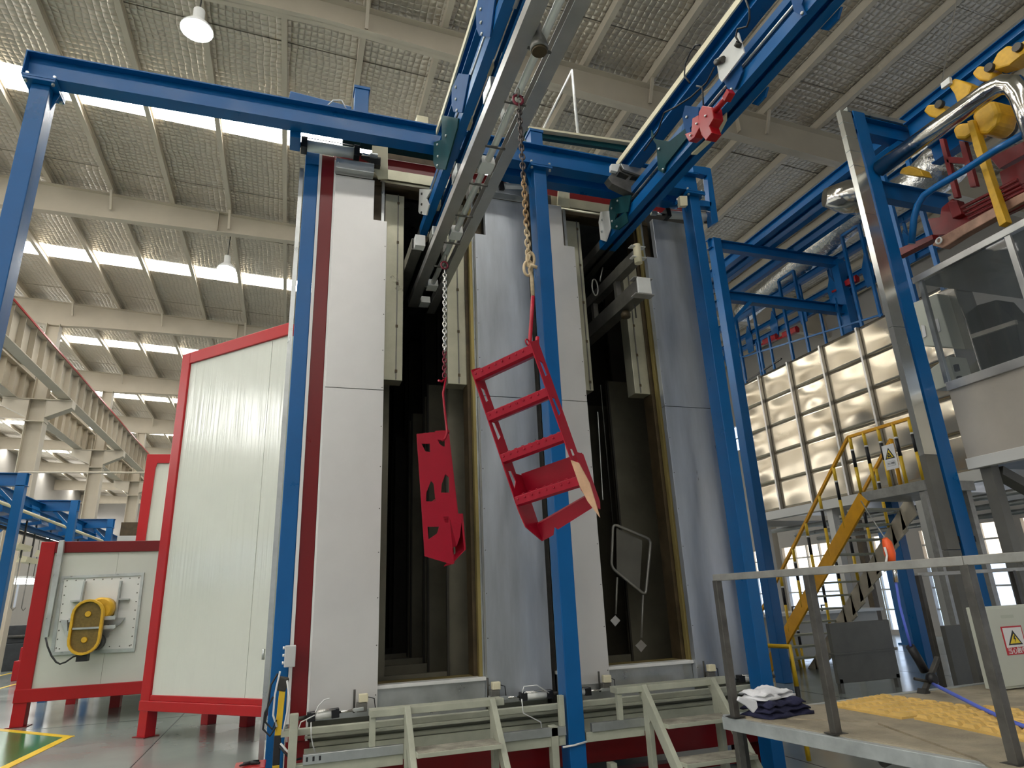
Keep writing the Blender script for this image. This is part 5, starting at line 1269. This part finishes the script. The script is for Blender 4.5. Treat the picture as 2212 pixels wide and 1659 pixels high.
# column duct and tall blue column
o = thing('column_duct', (6.5, 5.2, 0), 'tall galvanised rectangular duct standing left of the tall blue column', 'duct')
for (z0, z1) in ((0, 1.9), (1.905, 2.9), (2.905, 4.4), (4.405, 5.9), (5.905, 7.45)):
    MB().box(6.43, 6.61, 5.17, 5.24, z0, z1).build('duct_section', 'grey_panel' if z1 < 3 else 'duct_silver', o)
for k in range(4): MB().box(6.427, 6.613, 5.167, 5.243, 6.6+k*.22, 6.604+k*.22).build('joint_line', 'galvanised', o)
c6 = thing('tall_column', (6.75, 5.25, 0), 'tall blue column with top beam and diagonal brace at the control cabin', 'column')
MB().ibeam((6.76, 5.28, 0), (6.76, 5.28, 7.5), .19, .20, .014, .012, up=(0,1,0)).build('shaft', 'blue_paint', c6)
MB().ibeam((6.66, 5.3, 7.36), (7.75, 5.3, 7.36), .15, .26).build('top_beam', 'blue_paint', c6)
MB().bar((6.85, 5.3, 6.75), (7.55, 5.3, 7.25), .12, .12).build('brace', 'blue_paint', c6)
MB().box(6.6, 7.7, 5.2, 5.35, 7.5, 7.56).build('cap_sheet', 'galvanised', c6)
MB().ibeam((6.86, 5.34, 6.42), (8.2, 5.34, 6.42), .12, .26).build('middle_beam', 'blue_paint', c6)
MB().box(6.64, 6.9, 5.2, 5.36, 1.98, 2.04).build('cable_wrap', 'black_rubber', c6)
# conveyor with yellow trolleys
t = thing('hoist_track', (7.6, 3.5, 7.4), 'dark blue overhead track carrying the yellow trolleys, top right', 'conveyor')
for (x, z) in ((7.62, 7.36), (7.95, 7.05)): MB().ibeam((x, 1.0, z), (x, 5.2, z), .16, .26).build('track_beam', 'blue_paint', t)
q = lambda pts, x: [P(*p, 'x', x) for p in crop(2.963, 1780, 0, pts)]
def blob(par, pts, x, d, m, name, bev=.02): return MB().slab([q(pts, x)], (d, 0, 0)).build(name, m, par, bevel=bev)
for (pts, lab) in (([(635,712),(660,670),(730,665),(775,700),(785,745),(720,760),(670,745)], 'lowest yellow trolley left of the polished pipe'),
                   ([(945,470),(985,420),(1050,430),(1080,470),(1060,520),(990,515),(960,490)], 'small yellow trolley above the polished pipe'),
                   ([(1105,340),(1170,290),(1230,300),(1290,250),(1330,260),(1280,340),(1180,420),(1080,450),(1075,400)], 'uppermost long yellow trolley bar at the right edge')):
    t = thing('yellow_trolley', q([pts[0]], 7.4)[0], lab, 'trolley', 'yellow trolleys top right')
    blob(t, pts, 7.35, .22, 'motor_yellow', 'trolley_body')
    c = q([pts[2]], 7.3)[0]; MB().lathe(c, (1,0,0), [(0, .05), (.06, .05)], 12).build('wheel', 'dark_steel', t)
t = thing('chain_hoist', q([(900, 650)], 7.3)[0], 'yellow hoist with motor housing and long yellow mast crossing the polished pipe', 'hoist')
blob(t, [(790,545),(830,500),(880,515),(945,545),(925,600),(900,650),(880,700),(850,660),(830,600)], 7.25, .2, 'motor_yellow', 'hoist_head')
blob(t, [(820,830),(860,790),(930,780),(960,850),(900,890),(840,890)], 7.2, .25, 'motor_yellow', 'gear_housing', .03)
blob(t, [(940,740),(1000,660),(1090,640),(1120,720),(1100,800),(1040,860),(980,860)], 7.15, .32, 'motor_yellow', 'motor_housing', .04)
blob(t, [(1040,870),(1110,800),(1160,740),(1150,810),(1100,870)], 7.3, .25, 'black_paint', 'hoist_motor', .03)
blob(t, [(915,775),(950,765),(1010,960),(1060,1120),(1165,1420),(1120,1450),(1010,1100),(960,960)], 7.1, .10, 'motor_yellow', 'mast', .006)
blob(t, [(500,1075),(540,1060),(620,1090),(640,1130),(560,1125),(480,1110)], 7.2, .15, 'motor_yellow', 'lower_arm', .01)
blob(t, [(745,535),(800,490),(805,530),(750,570)], 7.2, .05, 'white_plastic', 'name_plate', .004)
blob(t, [(1330,590),(1220,600),(1260,800),(1330,850)], 7.3, .2, 'motor_yellow', 'far_body', .02)
# polished pipe with elbow
pp = MB().tube([(6.85, 5.16, 6.615), (6.85, 3.75, 6.58), (6.85, 3.60, 6.55), (6.86, 3.51, 6.46), (6.87, 3.48, 6.32), (6.87, 3.47, 5.4)], .105, 22).build('polished_pipe', 'polished')
tag(pp, 'thick polished steel pipe bending down at the right edge', 'pipe')
# red machinery carriers and grating
t = thing('red_carrier', q([(800, 1100)], 7.4)[0], 'tall dark red hanging frame behind the polished pipe', 'carrier')
blob(t, [(735,890),(762,885),(860,1260),(830,1270)], 7.3, .06, 'machine_red', 'frame_leg', .005); blob(t, [(862,900),(900,905),(975,1190),(935,1200)], 7.3, .06, 'machine_red', 'frame_leg', .005)
blob(t, [(770,1000),(900,1010),(910,1050),(785,1040)], 7.3, .05, 'machine_red', 'frame_rung', .005)
t = thing('red_machine', q([(900, 1300)], 7.5)[0], 'cluster of dark red clamps and rails on the right gantry floor', 'machine')
for pts, x in (([(660,1400),(740,1390),(750,1330),(820,1270),(870,1330),(860,1400),(1000,1290),(1130,1250),(1330,1150),(1330,1280),(1000,1440),(820,1500),(700,1510)], 7.5),
            ([(790,1290),(850,1280),(880,1370),(820,1400)], 7.4), ([(1120,1100),(1330,990),(1330,1150),(1150,1240)], 7.7), ([(690,1570),(720,1530),(1060,1340),(1330,1200),(1330,1260),(900,1500),(760,1590)], 7.25),
            ([(450,1600),(690,1500),(700,1530),(520,1620),(460,1650)], 7.3), ([(1060,1010),(1200,940),(1330,880),(1330,960),(1120,1080)], 7.9)):
    blob(t, pts, x, .12, 'machine_red' if x != 7.25 else 'worn_end', 'clamp_body', .01)
for k in range(7):
    a_, b_ = q([(880+k*15, 1330+k*22), (1240+k*15, 1150+k*22)], 7.2+.02*k); MB().tube([a_, b_], .02, 6).build('slide_rod', 'machine_red', t)
c = q([(735, 1541)], 7.22)[0]; MB().torus(c, (0,1,0), (0,0,1), .035, .035, .012, 14).build('ring', 'pipe_white', t)
t = thing('curved_rail', q([(700, 1200)], 7.0)[0], 'blue curved guard rail rising to the right in front of the red carriers', 'railing')
a = q([(560,1560),(575,1400),(600,1310),(640,1250),(720,1195),(900,1090),(1100,960),(1330,830)], 6.95)
MB().tube(a, .04, 10).build('rail_tube', 'blue_paint', t)
t = thing('foil_ducts', q([(650, 1080)], 8.0)[0], 'crumpled silver duct pieces behind the red carriers', 'duct')
a = q([(470,1230),(600,1200),(760,1060),(900,960)], 8.3); MB().tube(a, [.22, .30, .33, .25], 16).build('duct_length', 'foil_tube', t)
a = q([(1130,760),(1240,700),(1330,640)], 8.3); MB().tube(a, [.2, .3, .3], 16).build('duct_length', 'foil_tube', t)

# control cabin
xc = 7.0
cn = thing('control_cabin', (xc, 4.4, 2.8), 'raised cabin with beige lower panel and large glass pane at the right edge', 'cabin')
qa = lambda pts: [P(*p, 'x', xc) for p in pts]
y1c = 5.14; y0c = 1.6
MB().box(xc, xc+.05, y0c, y1c, 2.84, 3.66).build('lower_panel', 'hopper_panel', cn)
MB().box(xc-.03, xc+.07, y0c, y1c, 3.64, 3.74).build('sill_rail', 'aluminium', cn, bevel=.004)
MB().box(xc-.03, xc+.07, y0c, y1c, 2.74, 2.86).build('bottom_rail', 'far_white', cn, bevel=.004)
MB().box(xc-.02, xc+.05, y0c, 5.22, 5.03, 5.11).build('top_rail', 'aluminium', cn, bevel=.004)
MB().box(xc, xc+3, y0c, 5.22, 5.04, 5.10).build('cabin_roof', 'grey_panel', cn)
MB().box(xc, xc+3, y0c, y1c, 2.76, 2.84).build('cabin_floor', 'dark_steel', cn)
for y in (4.08, 2.9): MB().box(xc-.01, xc+.03, y-.03, y+.03, 3.74, 5.03).build('mullion', 'aluminium', cn, bevel=.003)
for (ya_, yb_) in ((4.12, y1c), (2.94, 4.04), (1.6, 2.86)): MB().box(xc+.005, xc+.013, ya_, yb_, 3.74, 5.03).build('glass_pane', 'glass_dark', cn)
MB().box(xc+.0, xc+.05, y1c-.02, y1c+.03, 3.74, 5.03).build('corner_post', 'galvanised', cn)
for (x, y) in ((7.1, 5.0), (9.8, 5.0), (9.8, 2)): MB().box(x-.06, x+.06, y-.06, y+.06, 0, 2.76).build('support_leg', 'grey_panel', cn)
MB().bar((7.2, 5.0, 2.7), (9.6, 5.0, 1.6), .14, .10).build('brace', 'grey_panel', cn); MB().bar((7.1, 4.9, 1.75), (9.8, 4.9, 1.95), .06, .06).build('cross_tube', 'galvanised', cn)
qb = lambda pts, x: [P(*p, 'x', x) for p in crop(3.95, 1940, 440, pts)]
t = thing('electric_cabinet', qb([(250, 1000)], 7.5)[0], 'pale upright electric cabinet with two bluish labels, behind the cabin glass', 'cabinet')
MB().slab([qb([(115,850),(330,765),(470,1230),(215,1215),(130,900)], 7.5)], (.3, 0, 0)).build('cabinet_body', 'cabinet', t, bevel=.01)
MB().slab([qb([(255,1010),(340,980),(362,1085),(290,1118)], 7.49)], (.008, 0, 0)).build('label_sheet', 'sign_white', t); MB().slab([qb([(195,1035),(225,1040),(240,1130),(215,1145)], 7.49)], (.008, 0, 0)).build('label_sheet', 'sign_white', t)
t = thing('small_cabinet', qb([(350, 1440)], 7.3)[0], 'small pale box with dark hinges low behind the cabin glass', 'cabinet')
MB().slab([qb([(262,1420),(425,1300),(495,1530),(315,1595)], 7.3)], (.3, 0, 0)).build('box_body', 'cabinet', t, bevel=.008)
for p in ((490, 1400), (515, 1500)): c = qb([p], 7.28)[0]; MB().box(c.x, c.x+.04, c.y-.02, c.y+.02, c.z-.04, c.z+.04).build('hinge', 'black_paint', t)
o = MB().slab([qb([(335,750),(480,700),(570,960),(715,1450),(540,1520),(450,1200)], 7.7)], (.3, 0, 0)).build('polished_duct', 'polished', bevel=.02); tag(o, 'shiny bluish metal duct behind the cabin glass', 'duct')
o = MB().slab([qb([(570,895),(840,820),(1000,1000),(1060,1300),(860,1400),(715,1450),(590,960)], 8.0)], (.3, 0, 0)).build('black_screen', 'far_machine', bevel=.01); tag(o, 'large black equipment panel behind the cabin glass', 'panel')
o = MB().bar(qb([(630,1135)], 7.6)[0], qb([(1010,1010)], 7.6)[0], .04, .05).build('inner_rail', 'hopper_panel'); tag(o, 'beige rail crossing the black equipment panel', 'rail')

# yellow stair with landing
ST = lambda pts, x=9.4: [P(*p, 'x', x) for p in pts]
sx0, sx1 = 9.4, 10.4
zl = 3.12; yt, ybm = 8.85, 12.15; yn = 7.66
ys = thing('yellow_stair', (9.9, 10, 0), 'steel stair with yellow stringer and black banded yellow handrails up to a landing', 'stair')
MB().bar((sx0, yt+.02, zl-.08), (sx0, ybm, .05), .05, .24).build('stringer', 'yellow_paint', ys, bevel=.005, label='yellow near stringer')
saw = []
n = 13
for i in range(n):
    f0 = i/n; y_ = yt+(ybm-yt)*f0; z_ = zl*(1-f0)
    y2 = yt+(ybm-yt)*(i+1)/n; z2 = zl*(1-(i+1)/n)
    MB().slab([[(sx1, y_, z_-.02), (sx1, y2, z_-.24), (sx1, y2+.04, z2-.24-.16), (sx1, y_-.06, z_-.40)]], (.03, 0, 0)).build('far_stringer_segment', 'hall_steel', ys)
    if i: MB().box(sx0+.03, sx1, y_-.02, y_+.24, z_-.035, z_).build('tread', 'step_paint', ys)
MB().box(sx0-.02, sx1+.05, yn, yt+.05, zl-.16, zl).build('landing', 'rail_steel', ys, bevel=.004, label='grey landing')
def post_y(x, y, z0, z1, par):
    MB().tube([(x, y, z0), (x, y, z0+(z1-z0)*.45)], .028, 8).build('post_lower', 'safety_yellow', par)
    MB().tube([(x, y, z0+(z1-z0)*.45), (x, y, z0+(z1-z0)*.75)], .029, 8).build('post_band', 'black_paint', par)
    MB().tube([(x, y, z0+(z1-z0)*.75), (x, y, z1)], .028, 8).build('post_upper', 'safety_yellow', par)
    MB().tube([(x, y, z0+(z1-z0)*.74), (x, y, z0+(z1-z0)*.77)], .031, 8).build('post_ring', 'white_plastic', par)
HR = 1.0
for x in (sx0, sx1):
    if x == sx0:
        MB().bar((x, yn, zl+HR), (x, yt+.1, zl+HR), .05, .05).build('handrail', 'yellow_paint', ys)
        for k in range(5): post_y(x, yn+.02+k*(yt+.05-yn)/4, zl, zl+HR, ys)
    MB().bar((x, yt+.1, zl+HR), (x, ybm+.15, HR-.05), .05, .05).build('handrail', 'yellow_paint', ys)
    for k in range(1, 8):
        f_ = k/7; y_ = yt+.1+(ybm-yt)*f_; z_ = zl*(1-f_)
        post_y(x, y_, z_-.1, z_+HR, ys)
    MB().tube([(x, ybm+.15, HR-.05), (x, ybm+.3, HR-.12), (x, ybm+.28, .5), (x, ybm+.2, 0)], .028, 8).build('handrail_end', 'safety_yellow', ys)
post_y(sx1, yn+.45, zl, zl+HR, ys); MB().tube([(sx1, yt+.1, zl+HR), (sx1, yt+.12, zl)], .035, 8).build('newel', 'yellow_paint', ys)
for (x, y) in ((sx0+.05, yn+.1), (sx1-.05, yn+.1)): MB().box(x-.05, x+.05, y-.05, y+.05, 0, zl-.16).build('landing_leg', 'rail_steel', ys)
# warning sign on the rail
wc = P(1923, 987, 'x', 9.36)
s1 = thing('warning_sign', wc, 'white sign with yellow triangle hung on the stair landing rail', 'sign')
Rr = Vector((0,-1,0)); Uu = Vector((0,0,1)); Nn = Vector((-1,0,0)); w2, h2 = .12, .205
def sgn(pts, d, m, nm, th=.002): return MB().slab([[wc+Rr*a+Uu*b+Nn*d for a, b in pts]], Nn*th).build(nm, m, s1)
sgn([(-w2,-h2),(w2,-h2),(w2,h2),(-w2,h2)], 0, 'sign_white', 'sign_plate', .006)
sgn([(-.095,-.03),(.095,-.03),(0,.155)], .006, 'ink_black', 'triangle_border'); sgn([(-.068,-.014),(.068,-.014),(0,.118)], .008, 'sign_yellow', 'triangle_field')
sgn([(-.04,-.004),(.045,-.004),(.045,.008),(-.04,.04)], .010, 'ink_black', 'slope_symbol'); sgn([(-.03,.05),(-.01,.075),(.012,.055),(.03,.02),(.018,.015),(0,.04),(-.02,.04)], .010, 'ink_black', 'figure_symbol')
sgn([(-.08,-.15),(.08,-.15),(.08,-.07),(-.08,-.07)], .006, 'ink_grey', 'text_frame'); sgn([(-.076,-.146),(.076,-.146),(.076,-.074),(-.076,-.074)], .008, 'sign_white', 'text_field')
text_mesh(None, '\u5f53\u5fc3\u6ed1\u8dcc', 'sign_text', 'ink_black', s1, wc+Uu*-.11+Nn*.011, Rr, Uu, .036)
# low tanks, pillars and columns behind
t = thing('grey_tank_panel', (9.0, 9.1, 0), 'dark grey sheet panel on legs before the stair foot', 'panel')
MB().box(8.30, 9.55, 9.05, 9.12, .14, 1.03).build('panel_sheet', 'grey_panel', t, bevel=.005)
MB().box(8.28, 9.57, 9.03, 9.14, .56, .585).build('seam_strip', 'grey_panel', t)
for x in (8.35, 9.5): MB().box(x-.03, x+.03, 9.05, 9.12, 0, .2).build('leg', 'grey_panel', t)
t = thing('white_tank', (10.6, 10.4, 0), 'long low white tank behind the grey panel', 'tank')
MB().box(8.6, 13.0, 12.6, 13.6, .12, 1.02).build('tank_body', 'far_white', t, bevel=.01); MB().box(8.5, 13.1, 12.5, 13.7, 1.02, 1.08).build('tank_rim', 'pipe_white', t)
for k in range(5): MB().tube([(9+k*.8, 12.55, 1.08), (9+k*.8, 12.55, 1.2), (9.15+k*.8, 12.55, 1.2)], .02, 6).build('rim_hook', 'dark_steel', t)
for (pts, y, m, lab, nm) in (([(1825,1180),(1885,1180),(1950,1345),(1866,1345)], 14.2, 'hall_steel', 'broad brown grey pillar behind the stair', 'pillar'),
                     ([(1915,1120),(1948,1118),(1990,1335),(1960,1335)], 14.6, 'blue_paint', 'blue column far behind the orange tool', 'column'),
                     ([(1650,1110),(1672,1110),(1700,1300),(1676,1300)], 15.4, 'hall_steel', 'pale grey column just right of the far blue post', 'column')):
    a_ = [P(*p, 'y', y) for p in pts]; x0 = min(v.x for v in a_[:2]); x1 = max(v.x for v in a_[:2])
    t = thing(nm, ((x0+x1)/2, y, 0), lab, 'column')
    MB().box(x0, x1, y, y+.4, 0, 3.3).build('shaft', m, t, bevel=.01); MB().box(x0-.06, x1+.06, y-.06, y+.46, 0, .04).build('foot_plate', m, t)
t = thing('grey_bin', (7.2, 6.0, 0), 'dark grey upright panel left of the control cabinet', 'panel')
a_, b_ = P(2040, 1352, 'y', 6.0), P(2085, 1480, 'y', 6.0)
MB().box(a_.x, a_.x+.5, 6.0, 6.06, .3, a_.z).build('panel_sheet', 'grey_panel', t, bevel=.004); MB().box(a_.x+.02, a_.x+.06, 6.0, 6.06, 0, .3).build('leg', 'grey_panel', t); MB().box(a_.x+.44, a_.x+.48, 6.0, 6.06, 0, .3).build('leg', 'grey_panel', t)
t = thing('wall_pipe', (14, 12, 1.6), 'dark horizontal pipe with a drop bend before the right windows', 'pipe')
MB().tube([(14.3, 12.0, 2.05), (16.2, 12.0, 2.0)], .05, 10).build('pipe_run', 'dark_steel', t)
MB().tube([(14.9, 12.0, 2.02), (14.9, 12.0, 1.65), (14.7, 12.0, 1.5), (14.5, 12.0, 1.5)], .05, 10).build('pipe_bend', 'rust_brown', t)
